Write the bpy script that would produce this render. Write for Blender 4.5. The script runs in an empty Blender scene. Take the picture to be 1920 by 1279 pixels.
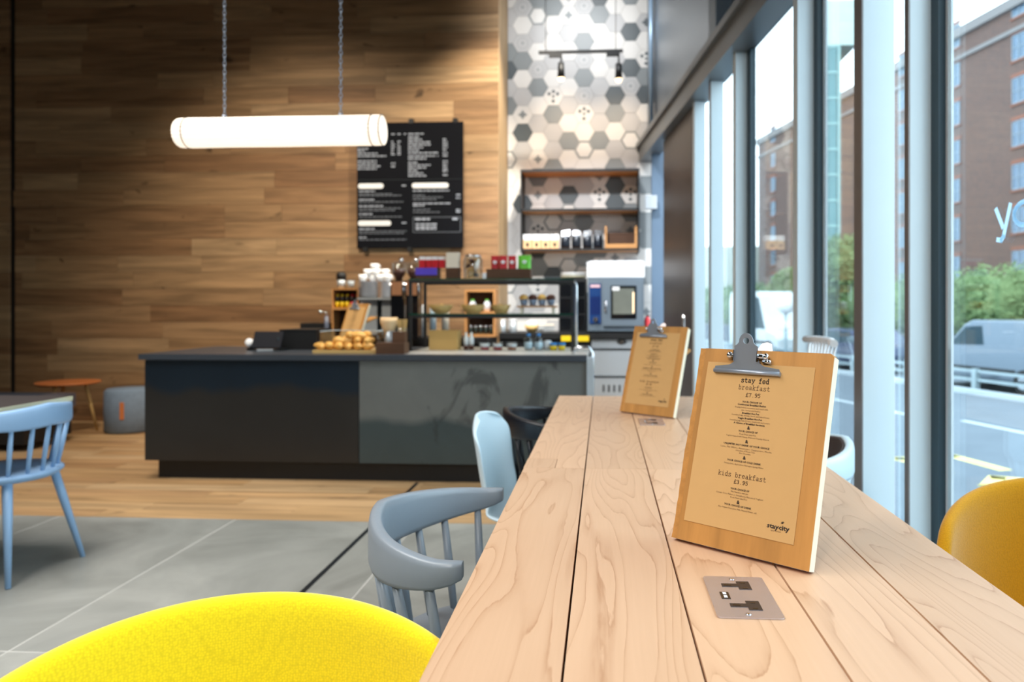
import bpy, bmesh, math, random
from mathutils import Vector, Matrix
R = random.Random(7)
PI = math.pi
sc = bpy.context.scene
C = sc.collection

# ------------------------------------------------------------------ camera
F = 1380.0; PX, PY = 1046.0, 575.0; CZ = 1.19; YAW = math.radians(3.5)
cam = bpy.data.cameras.new('camera'); camo = bpy.data.objects.new('camera', cam); C.objects.link(camo)
cam.sensor_width = 36; cam.lens = F / 1920 * 36
cam.shift_x = (960 - PX) / 1920; cam.shift_y = -(639.5 - PY) / 1920
camo.location = (0, 0, CZ); camo.rotation_euler = (PI / 2, 0, YAW)
cam.clip_start = .02; cam.clip_end = 500
cam.dof.use_dof = True; cam.dof.focus_distance = 1.22; cam.dof.aperture_fstop = 3.8
sc.camera = camo

# ------------------------------------------------------------------ sky and exposure
wd = bpy.data.worlds.new('sky'); sc.world = wd; wd.use_nodes = True
bg = wd.node_tree.nodes['Background']; bg.inputs[0].default_value = (.86, .94, 1, 1); bg.inputs[1].default_value = 3.7
sc.view_settings.view_transform = 'Standard'; sc.view_settings.look = 'None'
sc.view_settings.exposure = 0.35; sc.view_settings.gamma = 1; sc.view_settings.use_curve_mapping = False
sc.cycles.use_denoising = True
sc.cycles.max_bounces = 10; sc.cycles.transparent_max_bounces = 24
sc.cycles.caustics_reflective = False; sc.cycles.caustics_refractive = False
sc.cycles.sample_clamp_indirect = 6

def lamp(name, kind, loc, rot, energy, col, size=.3, spot=None, size_y=None, blend=.5):
    l = bpy.data.lights.new(name, kind); l.energy = energy; l.color = col
    if kind == 'AREA':
        l.size = size
        if size_y: l.shape = 'RECTANGLE'; l.size_y = size_y
    elif kind == 'SPOT': l.spot_size = spot; l.spot_blend = blend; l.shadow_soft_size = size
    else: l.shadow_soft_size = size
    o = bpy.data.objects.new(name, l); o.location = loc; o.rotation_euler = rot; C.objects.link(o); return o
def aim(o, p):
    o.rotation_euler = (Vector(p) - o.location).to_track_quat('-Z', 'Y').to_euler(); return o
WARM = (1, .72, .42)
def area_fill(name, x, y, z, sx, sy, e, col=(1, .95, .88), spread=140):
    o = lamp(name, 'AREA', (x, y, z), (0, 0, 0), e, col, sx, size_y=sy); o.data.spread = math.radians(spread); return o
aim(lamp('downlight_tiles', 'SPOT', (-.25, 6.3, 4.8), (0, 0, 0), 165, (.96, .98, 1), .12, math.radians(100), blend=1), (-.2, 8.05, 3.5))
aim(lamp('downlight_corner', 'SPOT', (-.1, 6.3, 4.8), (0, 0, 0), 640, (1, .89, .72), .06, math.radians(56), blend=.8), (-1.55, 7.35, 2.1))
aim(lamp('fill_spot_counter', 'SPOT', (-1.0, 6.0, 4.75), (0, 0, 0), 420, (1, .94, .84), .10, math.radians(75), blend=.8), (-.8, 6.0, 1))  # unseen spot added to brighten the counter zone
aim(lamp('fill_spot_wall', 'SPOT', (-3.0, 4.4, 4.75), (0, 0, 0), 640, (1, .86, .68), .3, math.radians(80), blend=1), (-2.8, 7.35, .75))  # added fill for the lower timber wall, no visible fitting
aim(lamp('fill_spot_bar', 'SPOT', (-.6, 4.0, 4.75), (0, 0, 0), 900, (.90, .95, 1), .15, math.radians(42), blend=.9), (-.1, 7.6, 1.3))  # unseen fill added from the front for oven, shelves and low tiles
aim(lamp('fill_spot_table', 'SPOT', (-.75, .1, 3.0), (0, 0, 0), 44, (1, .86, .70), .25, math.radians(90), blend=1), (.0, 1.5, .76))  # warm unseen fill added for table, clipboard face and chairs
aim(lamp('fill_spot_rear', 'SPOT', (-1.0, -1.8, 3.2), (0, 0, 0), 215, (.96, .98, 1), .3, math.radians(84), blend=1), (.7, 2.6, 1.1))  # fill added behind the camera for floor, chair rail and posts
area_fill('fill_area_room', -3.4, 1.4, 4.8, 3.0, 4.0, 195, (1, .98, .95), 105)  # unseen area light added to lift the whole room

# ------------------------------------------------------------------ pixel helpers (1920 x 1279 frame)
cs, sn = math.cos(YAW), math.sin(YAW)
def ray(px, py=PY):
    a = (px - PX) / F; return Vector((-sn + cs * a, cs + sn * a, (PY - py) / F))
def W(px, py, Y):
    d = ray(px, py); t = Y / d.y; return Vector((d.x * t, Y, CZ + d.z * t))
def WX(px, Y): return W(px, PY, Y).x
def WZ(px, py, Y): return W(px, py, Y).z
def G(px, py, z):
    d = ray(px, py); t = (z - CZ) / d.z; return Vector((d.x * t, d.y * t, z))

# ------------------------------------------------------------------ materials
def srgb(r, g, b):
    f = lambda c: (c / 255 / 12.92) if c <= 10 else ((c / 255 + .055) / 1.055) ** 2.4
    return (f(r), f(g), f(b), 1)
MAT = {}
class N:
    def __init__(s, name):
        s.m = bpy.data.materials.new(name); s.m.use_nodes = True; s.t = s.m.node_tree
        s.p = s.t.nodes['Principled BSDF']; MAT[name] = s.m
    def n(s, typ, **k):
        x = s.t.nodes.new(typ)
        for a, b in k.items():
            if a.startswith('i_'):
                key = a[2:]
                x.inputs[int(key) if key.isdigit() else key].default_value = b
            else: setattr(x, a, b)
        return x
    def l(s, a, b): s.t.links.new(a, b)
    def math(s, op, a, b=None):
        x = s.n('ShaderNodeMath', operation=op)
        for i, v in enumerate((a, b)):
            if v is None: continue
            if isinstance(v, (int, float)): x.inputs[i].default_value = v
            else: s.l(v, x.inputs[i])
        return x.outputs[0]
    def mix(s, fac, a, b, mode='MIX'):
        x = s.n('ShaderNodeMix', data_type='RGBA', blend_type=mode)
        for k, v in ((0, fac), (6, a), (7, b)):
            if isinstance(v, (int, float, tuple)): x.inputs[k].default_value = v
            else: s.l(v, x.inputs[k])
        return x.outputs[2]
    def coords(s, scale=(1, 1, 1), rand=True):
        tc = s.n('ShaderNodeTexCoord'); v = tc.outputs['Object']
        if rand:
            oi = s.n('ShaderNodeObjectInfo'); m = s.math('MULTIPLY', oi.outputs['Random'], 91.0)
            a = s.n('ShaderNodeVectorMath', operation='ADD'); s.l(v, a.inputs[0]); s.l(m, a.inputs[1]); v = a.outputs[0]
        mp = s.n('ShaderNodeVectorMath', operation='MULTIPLY'); mp.inputs[1].default_value = scale; s.l(v, mp.inputs[0])
        return mp.outputs[0]
    def noise(s, vec, scale, detail=3, dist=0.0, rough=.5):
        x = s.n('ShaderNodeTexNoise'); x.inputs['Scale'].default_value = scale; x.inputs['Detail'].default_value = detail
        x.inputs['Distortion'].default_value = dist; x.inputs['Roughness'].default_value = rough; s.l(vec, x.inputs['Vector']); return x.outputs['Fac']
    def ramp(s, fac, stops):
        x = s.n('ShaderNodeValToRGB'); cr = x.color_ramp
        if len(stops) == 1: stops = [stops[0], (1.0, stops[0][1])]
        while len(cr.elements) < len(stops): cr.elements.new(.5)
        for e, (p, c) in zip(cr.elements, stops): e.position = p; e.color = c
        s.l(fac, x.inputs[0]); return x.outputs[0]
    def bump(s, h, strength=.2, dist=.002):
        b = s.n('ShaderNodeBump'); b.inputs['Strength'].default_value = strength; b.inputs['Distance'].default_value = dist
        s.l(h, b.inputs['Height']); s.l(b.outputs[0], s.p.inputs['Normal'])
    def set(s, rough=.5, metal=0, spec=.5):
        s.p.inputs['Roughness'].default_value = rough; s.p.inputs['Metallic'].default_value = metal
        s.p.inputs['Specular IOR Level'].default_value = spec
def mul(c, k): return (min(c[0] * k, 1), min(c[1] * k, 1), min(c[2] * k, 1), 1)
def mat(name, c, rough=.5, metal=0, var=.08, scale=9, spec=.5, bump=0, stretch=(1, 1, 1)):
    m = N(name); m.set(rough, metal, spec)
    f = m.noise(m.coords(stretch), scale, 4)
    m.l(m.mix(f, mul(c, 1 - var), mul(c, 1 + var)), m.p.inputs['Base Color'])
    if bump: m.bump(f, bump)
    return m.m
def emis(name, c, s):
    m = N(name); m.p.inputs['Base Color'].default_value = c
    m.p.inputs['Emission Color'].default_value = c; m.p.inputs['Emission Strength'].default_value = s; return m.m
def wood(name, tones, axis=0, rough=.55, fine=.35, knots=0.0, spec=.35, big=2.2):
    """board timber: tone per board, streaks along `axis`, optional knots"""
    m = N(name); m.set(rough, 0, spec)
    st = [7., 7., 7.]; st[axis] = .55
    v = m.coords(tuple(st))
    n1 = m.noise(v, big, 5, .6); n2 = m.noise(v, big * 7, 4, .2)
    oi = m.n('ShaderNodeObjectInfo')
    k = len(tones); base = m.ramp(oi.outputs['Random'], [(i / max(k - 1, 1), c) for i, c in enumerate(tones)])
    d = m.mix(m.ramp(n1, [(.35, (0, 0, 0, 1)), (.7, (1, 1, 1, 1))]), mul((1, 1, 1), 1 - fine), (1, 1, 1, 1))
    c = m.mix(1.0, base, d, 'MULTIPLY')
    d2 = m.mix(n2, (.8, .78, .75, 1), (1, 1, 1, 1)); c = m.mix(.8, c, d2, 'MULTIPLY')
    if knots:
        st2 = [1., 1., 1.]; st2[axis] = .55
        kn = m.noise(m.coords(tuple(st2)), 6.5, 2, .4)
        c = m.mix(m.math('MULTIPLY', m.ramp(kn, [(.69, (0, 0, 0, 1)), (.76, (1, 1, 1, 1))]), knots), c, (.035, .018, .008, 1))
    m.l(c, m.p.inputs['Base Color']); m.bump(n2, .15, .001)
    return m.m
def oak_top(name, base, line):
    """planed oak with cathedral figure along Y"""
    m = N(name); m.set(.42, 0, .45)
    v = m.coords((1, .12, 1)); n = m.noise(v, 6.5, 2.2, .35, .42)
    n4 = m.noise(m.coords((4, .6, 4)), 8, 4, .6)
    s = m.math('FRACT', m.math('ADD', m.math('MULTIPLY', n, 22.0), m.math('MULTIPLY', n4, .55)))
    oi = m.n('ShaderNodeObjectInfo')
    b = m.mix(oi.outputs['Random'], mul(base, .9), mul(base, 1.08))
    n2 = m.noise(m.coords((60, 1.6, 60)), 3.0, 3); n3 = m.noise(m.coords((1, .5, 1)), 3.0, 2)
    lf = m.ramp(s, [(.0, (.15, .15, .15, 1)), (.03, (1, 1, 1, 1)), (.10, (.45, .45, .45, 1)), (.3, (.10, .10, .10, 1)), (.8, (0, 0, 0, 1))])
    lf = m.math('MULTIPLY', lf, m.math('MULTIPLY', m.ramp(n2, [(.3, (.3, .3, .3, 1)), (.65, (1, 1, 1, 1))]), .62))
    c = m.mix(lf, b, line)
    c = m.mix(.55, c, m.mix(n2, (.80, .76, .70, 1), (1, 1, 1, 1)), 'MULTIPLY')
    c = m.mix(.5, c, m.mix(n3, (.86, .80, .74, 1), (1, 1, 1, 1)), 'MULTIPLY')
    m.l(c, m.p.inputs['Base Color']); m.bump(n2, .12, .0006)
    return m.m
def glassy(name, tint=(1, 1, 1, 1), refl=.07, rough=.0):
    m = N(name); t = m.n('ShaderNodeBsdfTransparent'); t.inputs[0].default_value = tint
    g = m.n('ShaderNodeBsdfGlossy'); g.inputs['Roughness'].default_value = rough
    fr = m.n('ShaderNodeLayerWeight'); fr.inputs[0].default_value = .12
    fac = m.math('ADD', m.math('MULTIPLY', fr.outputs['Fresnel'], .35), refl)
    mx = m.n('ShaderNodeMixShader'); m.l(fac, mx.inputs[0]); m.l(t.outputs[0], mx.inputs[1]); m.l(g.outputs[0], mx.inputs[2])
    m.l(mx.outputs[0], m.t.nodes['Material Output'].inputs[0]); return m.m
def fabric(name, c, scale=290):
    m = N(name); m.set(.9, 0, .2); m.p.inputs['Sheen Weight'].default_value = .35
    v = m.coords((1, 1, 1), False)
    a = m.n('ShaderNodeTexVoronoi'); a.inputs['Scale'].default_value = scale; a.inputs['Randomness'].default_value = .6; m.l(v, a.inputs['Vector'])
    m.l(m.mix(a.outputs['Distance'], c, mul(c, .72)), m.p.inputs['Base Color']); m.bump(a.outputs['Distance'], .55, .0008)
    return m.m

WOODT = [srgb(150, 112, 78), srgb(172, 134, 96), srgb(184, 148, 108), srgb(160, 122, 86), srgb(194, 160, 120), srgb(166, 128, 90)]
M_wallwood = wood('wall_plank_oak', WOODT, 0, .6, .45, .8)
M_floorwood = wood('floor_plank_oak', [srgb(176, 134, 92), srgb(206, 168, 122), srgb(190, 150, 104), srgb(216, 180, 136)], 0, .5, .4, .5)
M_return = wood('return_oak', [srgb(200, 170, 130)], 2, .6, .3)
M_oak = oak_top('table_oak', srgb(216, 178, 146), srgb(158, 106, 66))
M_clipwood = wood('clipboard_oak', [srgb(212, 156, 88), srgb(206, 148, 80)], 1, .45, .30, .55, .4, 3.2)
M_sap = mat('sapwood_edge', srgb(236, 226, 200), .6, var=.06, scale=30)
M_bark = mat('live_edge', srgb(186, 130, 62), .7, var=.35, scale=60, bump=.6)
M_kraft = mat('kraft_paper', srgb(203, 160, 102), .8, var=.03, scale=40)
M_ink = mat('ink', srgb(42, 26, 16), .7, var=.1)
M_ink2 = mat('ink_thin', srgb(92, 62, 36), .7, var=.1)
M_steel = mat('brushed_steel', srgb(178, 186, 192), .36, .45, .05, 6, stretch=(1, 1, 30))
M_satin = mat('satin_faceplate', srgb(204, 203, 214), .26, .8, .04, 8, stretch=(1, 40, 1))
M_clipmetal = mat('clip_nickel', srgb(158, 166, 178), .36, .55, .05)
M_chrome = mat('chrome', srgb(220, 222, 226), .12, 1, .02)
M_blacksteel = N('blackened_steel')
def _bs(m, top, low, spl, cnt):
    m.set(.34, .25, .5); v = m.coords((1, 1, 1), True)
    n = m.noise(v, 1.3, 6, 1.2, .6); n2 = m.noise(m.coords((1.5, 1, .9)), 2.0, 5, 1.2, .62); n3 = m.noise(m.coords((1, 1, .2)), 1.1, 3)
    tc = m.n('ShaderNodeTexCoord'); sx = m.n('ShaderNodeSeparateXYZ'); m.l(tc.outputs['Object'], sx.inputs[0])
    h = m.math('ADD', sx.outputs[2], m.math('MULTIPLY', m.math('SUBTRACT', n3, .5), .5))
    band = m.ramp(h, [(spl, (0, 0, 0, 1)), (spl + .06, (1, 1, 1, 1))])  # low tone below, top tone above a wavy height
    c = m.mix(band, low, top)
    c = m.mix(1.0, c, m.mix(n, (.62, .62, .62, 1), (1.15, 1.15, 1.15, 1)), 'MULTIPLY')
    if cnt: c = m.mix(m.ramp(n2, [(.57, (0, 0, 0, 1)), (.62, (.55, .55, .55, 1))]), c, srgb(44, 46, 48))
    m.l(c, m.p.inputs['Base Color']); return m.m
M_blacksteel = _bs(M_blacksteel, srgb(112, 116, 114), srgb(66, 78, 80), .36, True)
M_bandsteel = _bs(N('banded_steel'), srgb(20, 34, 46), srgb(42, 40, 38), .60, False)
M_ctop = mat('counter_top_slate', srgb(60, 66, 74), .35, .2, .1, 3)
M_black = mat('matt_black', srgb(16, 17, 19), .5, 0, .1)
M_gloss = mat('gloss_black', srgb(14, 16, 20), .12, 0, .1)
M_charcoal = mat('charcoal_panel', srgb(66, 64, 64), .45, .3, .12, 2)
M_darkmetal = mat('dark_metal', srgb(44, 50, 54), .4, .6, .1)
M_white = mat('white_ceramic', srgb(236, 238, 240), .25, 0, .02)
M_plastic = mat('pale_blue_shell', srgb(206, 226, 236), .38, 0, .02)
M_greyblue = mat('grey_blue_lacquer', srgb(140, 172, 206), .38, 0, .04)
M_greypaint = mat('dove_grey_lacquer', srgb(132, 141, 150), .36, 0, .04)
M_blackpaint = mat('black_lacquer', srgb(22, 24, 30), .34, 0, .05)
M_railbrown = mat('rail_inner_brown', srgb(62, 48, 44), .6, 0, .08)
M_post = mat('anodised_post', srgb(214, 228, 234), .42, .1, .03, 4)
M_postdark = mat('post_gasket', srgb(40, 62, 72), .5, 0, .05)
M_postdim = mat('post_dim_reflection', srgb(132, 128, 128), .42, .5, .05)  # room side coloured darker for the dim interior it reflects
M_panel = mat('metal_cladding', srgb(128, 136, 144), .3, .8, .10, 1.6)
M_header = mat('header_steel', srgb(120, 126, 130), .38, .6, .08, 3)
M_door = mat('dark_door', srgb(76, 66, 60), .4, .3, .1, 2)
M_yellow = fabric('yellow_wool', srgb(250, 222, 20))
M_yellow_shaded = fabric('yellow_wool_shaded', srgb(208, 148, 0))  # same yellow wool with its backlit shade mixed into the colour
M_grout = mat('grout', srgb(150, 150, 150), .8, 0, .05)
M_dark = mat('shadow_gap', srgb(20, 12, 8), .8, 0, .05)
M_plaster = mat('dark_plaster', srgb(70, 66, 62), .9, 0, .05)
M_glass = glassy('window_glass', (.90, .975, 1, 1), .06)
M_clear = glassy('clear_glass', (.93, .96, .97, 1), .1)
M_green = glassy('green_edge_glass', (.94, .99, .96, 1), .08)
M_felt = mat('blue_grey_felt', srgb(112, 128, 146), .95, 0, .2, 25)
M_leather = mat('tan_leather', srgb(190, 110, 56), .6, 0, .1)
M_tan = wood('tan_timber', [srgb(208, 150, 92)], 0, .5, .25)
M_bamboo = wood('bamboo', [srgb(226, 190, 126), srgb(216, 178, 110)], 0, .5, .2)
M_dkwood = wood('dark_timber', [srgb(96, 64, 42)], 0, .6, .3)
M_pastry = mat('baked_pastry', srgb(238, 166, 84), .5, 0, .5, 26, bump=.5)
M_choc = mat('chocolate_sponge', srgb(84, 40, 26), .7, 0, .3, 30)
M_cream = mat('cream_icing', srgb(240, 226, 206), .6, 0, .05)
M_red = mat('red_packet', srgb(196, 28, 40), .4, 0, .15)
M_lime = mat('green_packet', srgb(110, 206, 56), .4, 0, .12)
M_purple = mat('violet_packet', srgb(86, 66, 190), .45, 0, .15)
M_navy = mat('navy_foil', srgb(14, 22, 34), .25, .2, .3, 12)
M_yell = mat('yellow_label', srgb(240, 204, 20), .5, 0, .05)
M_bluecap = mat('blue_lid', srgb(50, 140, 214), .4, 0, .05)
M_kraftbox = mat('kraft_box', srgb(214, 180, 136), .8, 0, .05)
M_ovenblue = mat('oven_control_blue', srgb(28, 62, 116), .2, 0, .15, 4)
M_ovensteel = mat('oven_steel', srgb(118, 132, 144), .38, .4, .05, 3)
M_lampglow = emis('lamp_tube_glow', (1, .86, .70, 1), .74)
M_bulb = emis('bulb_glow', (1, .66, .34, 1), 3.5)
M_wire = mat('wire', srgb(40, 34, 30), .5, .5)
def cord_mat():
    m = N('street_tarmac'); m.set(.85, 0, .2); f = m.noise(m.coords((1, 1, 1), False), 1.2, 6)
    m.l(m.mix(f, srgb(92, 102, 112), srgb(110, 120, 130)), m.p.inputs['Base Color']); return m.m
M_tarmac = cord_mat()
M_paving = mat('street_paving', srgb(150, 150, 150), .85, 0, .1, 2)
M_paint = mat('road_paint', srgb(176, 186, 192), .7, 0, .06, 20)
M_ypaint = mat('yellow_road_paint', srgb(228, 216, 130), .7, 0, .1, 20)
def concrete():
    m = N('concrete_tile'); m.set(.42, 0, .35); v = m.coords((1, 1, 1), True)
    n = m.noise(v, 1.6, 7, .8, .6); n2 = m.noise(v, 9, 5)
    c = m.ramp(n, [(.3, srgb(118, 118, 112)), (.5, srgb(140, 140, 134)), (.72, srgb(160, 159, 152))])
    m.l(m.mix(m.math('MULTIPLY', n2, .3), c, srgb(112, 112, 108)), m.p.inputs['Base Color']); return m.m
M_conc = concrete()
def brick():
    m = N('brick_facade'); m.set(.9, 0, .1)
    tc = m.n('ShaderNodeTexCoord'); sx = m.n('ShaderNodeSeparateXYZ'); m.l(tc.outputs['Object'], sx.inputs[0])
    cb = m.n('ShaderNodeCombineXYZ'); m.l(sx.outputs[1], cb.inputs[0]); m.l(sx.outputs[2], cb.inputs[1])
    b = m.n('ShaderNodeTexBrick'); b.inputs['Scale'].default_value = 2.2; m.l(cb.outputs[0], b.inputs['Vector'])
    b.inputs['Color1'].default_value = srgb(112, 88, 80); b.inputs['Color2'].default_value = srgb(96, 80, 76); b.inputs['Mortar'].default_value = srgb(118, 108, 104)
    f = m.noise(m.coords((1, 1, 1), False), .25, 5)
    m.l(m.mix(1.0, b.outputs[0], m.mix(f, (.8, .8, .82, 1), (1, 1, 1, 1)), 'MULTIPLY'), m.p.inputs['Base Color']); return m.m
M_brick = brick()
M_brickred = mat('red_brick_arch', srgb(128, 84, 70), .9, 0, .1)
M_stone = mat('stone_band', srgb(120, 116, 116), .9, 0, .1)
M_bwin = mat('far_window_pane', srgb(84, 104, 124), .15, .3, .25, 1.5)
M_bframe = mat('far_window_frame', srgb(120, 134, 146), .5, 0, .05)
M_teal = mat('teal_glazing', srgb(84, 124, 126), .12, .2, .12, .6)
M_tealframe = mat('teal_transom', srgb(136, 170, 168), .4, 0, .05)
def leaves(name, a, b):
    m = N(name); m.set(.7, 0, .2); f = m.noise(m.coords((1, 1, 1), False), 1.4, 4)
    m.l(m.mix(f, a, b), m.p.inputs['Base Color']); return m.m
M_leaf = leaves('hedge_leaf', srgb(56, 82, 46), srgb(134, 156, 108))
M_trunk = mat('bark', srgb(96, 78, 62), .9, 0, .2)
M_van = mat('silver_car_paint', srgb(104, 118, 132), .3, .3, .03)
M_vanwhite = mat('white_car_paint', srgb(206, 212, 216), .3, 0, .02)
M_carblue = mat('dark_blue_car_paint', srgb(36, 52, 84), .25, .3, .05)
M_carglass = mat('car_window', srgb(22, 52, 64), .35, 0, .1, spec=.2)
M_tyre = mat('tyre', srgb(28, 30, 32), .8, 0, .05)
M_tail = mat('tail_lamp', srgb(214, 60, 60), .3, 0, .05)
M_rail = mat('white_rail_paint', srgb(150, 166, 172), .5, 0, .03)
TL = [mat('tile_white', srgb(226, 224, 220), .45, 0, .02), mat('tile_light', srgb(190, 190, 190), .45, 0, .03),
      mat('tile_mid', srgb(136, 142, 144), .45, 0, .04), mat('tile_dark', srgb(84, 92, 96), .45, 0, .05)]

# ------------------------------------------------------------------ mesh helpers
def bx(bm, x0, x1, y0, y1, z0, z1, M=None, mi=0):
    vs = [bm.verts.new((x, y, z)) for z in (z0, z1) for y in (y0, y1) for x in (x0, x1)]
    fs = [(0, 2, 3, 1), (4, 5, 7, 6), (0, 1, 5, 4), (2, 6, 7, 3), (0, 4, 6, 2), (1, 3, 7, 5)]
    for f in fs:
        fc = bm.faces.new([vs[i] for i in f]); fc.material_index = mi
    if M is not None: bmesh.ops.transform(bm, matrix=M, verts=vs)
    return vs
def frame_of(p0, p1):
    z = (Vector(p1) - Vector(p0)).normalized(); up = Vector((0, 0, 1)) if abs(z.z) < .95 else Vector((1, 0, 0))
    x = up.cross(z).normalized(); return x, z.cross(x), z
def tube(bm, pts, rad, n=10, closed=False, caps=True, mi=0, flat=1.0):
    pts = [Vector(p) for p in pts]; k = len(pts); rings = []
    if not isinstance(rad, (list, tuple)): rad = [rad] * k
    px = None
    for i, p in enumerate(pts):
        a = pts[(i - 1) % k] if (closed or i > 0) else pts[i]; b = pts[(i + 1) % k] if (closed or i < k - 1) else pts[i]
        x, y, z = frame_of(a, b)
        if px is not None:
            x = (px - z * px.dot(z)).normalized(); y = z.cross(x)
        px = x
        rings.append([bm.verts.new(p + x * math.cos(2 * PI * j / n) * rad[i] + y * math.sin(2 * PI * j / n) * rad[i] * flat) for j in range(n)])
    for i in range(k if closed else k - 1):
        A, B = rings[i], rings[(i + 1) % k]
        for j in range(n):
            f = bm.faces.new((A[j], A[(j + 1) % n], B[(j + 1) % n], B[j])); f.smooth = True; f.material_index = mi
    if caps and not closed:
        for r in (rings[0][::-1], rings[-1]): bm.faces.new(r).material_index = mi
    return rings
def lathe(bm, prof, c=(0, 0, 0), n=24, mi=0, cap=True, smooth=True):
    rings = []
    for r, z in prof:
        rings.append([bm.verts.new((c[0] + r * math.cos(2 * PI * j / n), c[1] + r * math.sin(2 * PI * j / n), c[2] + z)) for j in range(n)])
    for A, B in zip(rings, rings[1:]):
        for j in range(n):
            f = bm.faces.new((A[j], A[(j + 1) % n], B[(j + 1) % n], B[j])); f.smooth = smooth; f.material_index = mi
    if cap:
        bm.faces.new(rings[0][::-1]).material_index = mi; bm.faces.new(rings[-1]).material_index = mi
def prism(bm, pts, z0, z1, M=None, mi=0):
    a = [bm.verts.new((x, y, z0)) for x, y in pts]; b = [bm.verts.new((x, y, z1)) for x, y in pts]; n = len(pts)
    bm.faces.new(a[::-1]).material_index = mi; bm.faces.new(b).material_index = mi
    for i in range(n): bm.faces.new((a[i], a[(i + 1) % n], b[(i + 1) % n], b[i])).material_index = mi
    if M is not None: bmesh.ops.transform(bm, matrix=M, verts=a + b)
def ball(bm, c, r, sx=1, sy=1, sz=1, u=14, v=9, mi=0):
    g = bmesh.ops.create_uvsphere(bm, u_segments=u, v_segments=v, radius=r, matrix=Matrix.Translation(c) @ Matrix.Diagonal((sx, sy, sz, 1)))
    for w in g['verts']:
        for f in w.link_faces: f.smooth = True; f.material_index = mi
def obj(name, bm, m, parent=None, bev=0, loc=None, recalc=True, seg=2):
    if bev:
        es = [e for e in bm.edges if len(e.link_faces) == 2 and e.calc_face_angle(0) > .6]
        bmesh.ops.bevel(bm, geom=es, offset=bev, segments=seg, affect='EDGES', profile=.6)
    if recalc: bmesh.ops.recalc_face_normals(bm, faces=bm.faces)
    me = bpy.data.meshes.new(name); bm.to_mesh(me); bm.free()
    for x in (m if isinstance(m, (list, tuple)) else [m]): me.materials.append(x)
    o = bpy.data.objects.new(name, me); C.objects.link(o)
    if parent is not None: o.parent = parent
    if loc is not None: o.location = loc
    return o
def nb(): return bmesh.new()
def tag(o, label=None, cat=None, group=None, kind=None):
    if label: o['label'] = label
    if cat: o['category'] = cat
    if group: o['group'] = group
    if kind: o['kind'] = kind
    return o
def thing(name, label, cat, loc=(0, 0, 0), rz=0, group=None):
    o = bpy.data.objects.new(name, None); o.empty_display_size = .1; C.objects.link(o); o.location = loc; o.rotation_euler = (0, 0, rz)
    return tag(o, label, cat, group)
def struct(name, bm, m, parent=None, bev=0, loc=None):
    return tag(obj(name, bm, m, parent, bev, loc), kind='structure')
def boxobj(name, x0, x1, y0, y1, z0, z1, m, parent=None, bev=0):
    """box whose origin sits at its base centre"""
    cx, cy = (x0 + x1) / 2, (y0 + y1) / 2; b = nb(); bx(b, x0 - cx, x1 - cx, y0 - cy, y1 - cy, 0, z1 - z0)
    return obj(name, b, m, parent, bev, (cx, cy, z0))
def copy_tree(o, parent=None):
    c = o.copy(); C.objects.link(c); c.parent = parent
    for ch in list(o.children): copy_tree(ch, c)
    return c
def link_mesh(name, me, loc, parent=None):
    o = bpy.data.objects.new(name, me); C.objects.link(o); o.location = loc; o.parent = parent; return o

# ================================================================== SETTING
BY = 7.35      # wood wall plane
TY = 8.05      # tiled wall plane
RXC = -1.045   # corner where wood wall ends
CEIL = 4.9
XL, YB = -7.6, -3.4
FCx, FK = .53, .1064 / .9943          # facade line: x = FCx + FK * (8.05 - y)
def fx(y): return FCx + FK * (8.05 - y)
def cutf(bm, dx=0.0, dy=0.0, off=0.0):
    bmesh.ops.bisect_plane(bm, geom=bm.verts[:] + bm.edges[:] + bm.faces[:], plane_co=(FCx + off - dx, 8.05 - dy, 0), plane_no=(.9943, .1064, 0), clear_outer=True)
    es = [e for e in bm.edges if e.is_boundary]
    if es: bmesh.ops.holes_fill(bm, edges=es)
OUTL = [(XL, YB), (fx(YB), YB), (fx(TY + .1), TY + .1), (XL, TY + .1)]
b = nb(); prism(b, OUTL, -.25, -.022); floor = struct('floor', b, M_dark)
b = nb(); prism(b, OUTL, CEIL, CEIL + .1); struct('ceiling', b, M_plaster)
b = nb(); bx(b, XL - .1, XL, YB, BY, 0, CEIL); struct('wall_left', b, M_plaster)
b = nb(); bx(b, XL, fx(YB), YB - .1, YB, 0, CEIL); struct('wall_front', b, M_plaster)
b = nb(); bx(b, XL, RXC - .012, BY + .012, BY + .4, 0, CEIL); wall = struct('wall_back', b, M_dark)
# wall planks
ph = .172; row = 0; z = 0.0; slot = WX(24, BY)
while z < CEIL - .05:
    x = RXC; first = True
    while x > XL + .05:
        L = R.choice([.6, .9, 1.2, 1.5, 1.8, 2.1])
        if first: L = R.uniform(.3, 1.6); first = False
        x0 = max(x - L, XL)
        for a, c in ([(x0, x)] if not (x0 < slot < x) else [(x0, slot - .03), (slot + .03, x)]):
            if c - a > .02:
                bb = nb(); w = (c - a) / 2; d = R.uniform(0, .003)
                bx(bb, -w + .0012, w - .0012, -.018 - d, 0, .001, min(ph, CEIL - z) - .0012)
                obj('plank', bb, M_wallwood, wall, 0, ((a + c) / 2, BY + .012, z))
        x = x0
    z += ph; row += 1
# return of timber between wood wall and tiles
b = nb(); bx(b, RXC - .03, RXC, BY - .006, TY, 0, CEIL); struct('trim_1', b, M_return)
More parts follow.
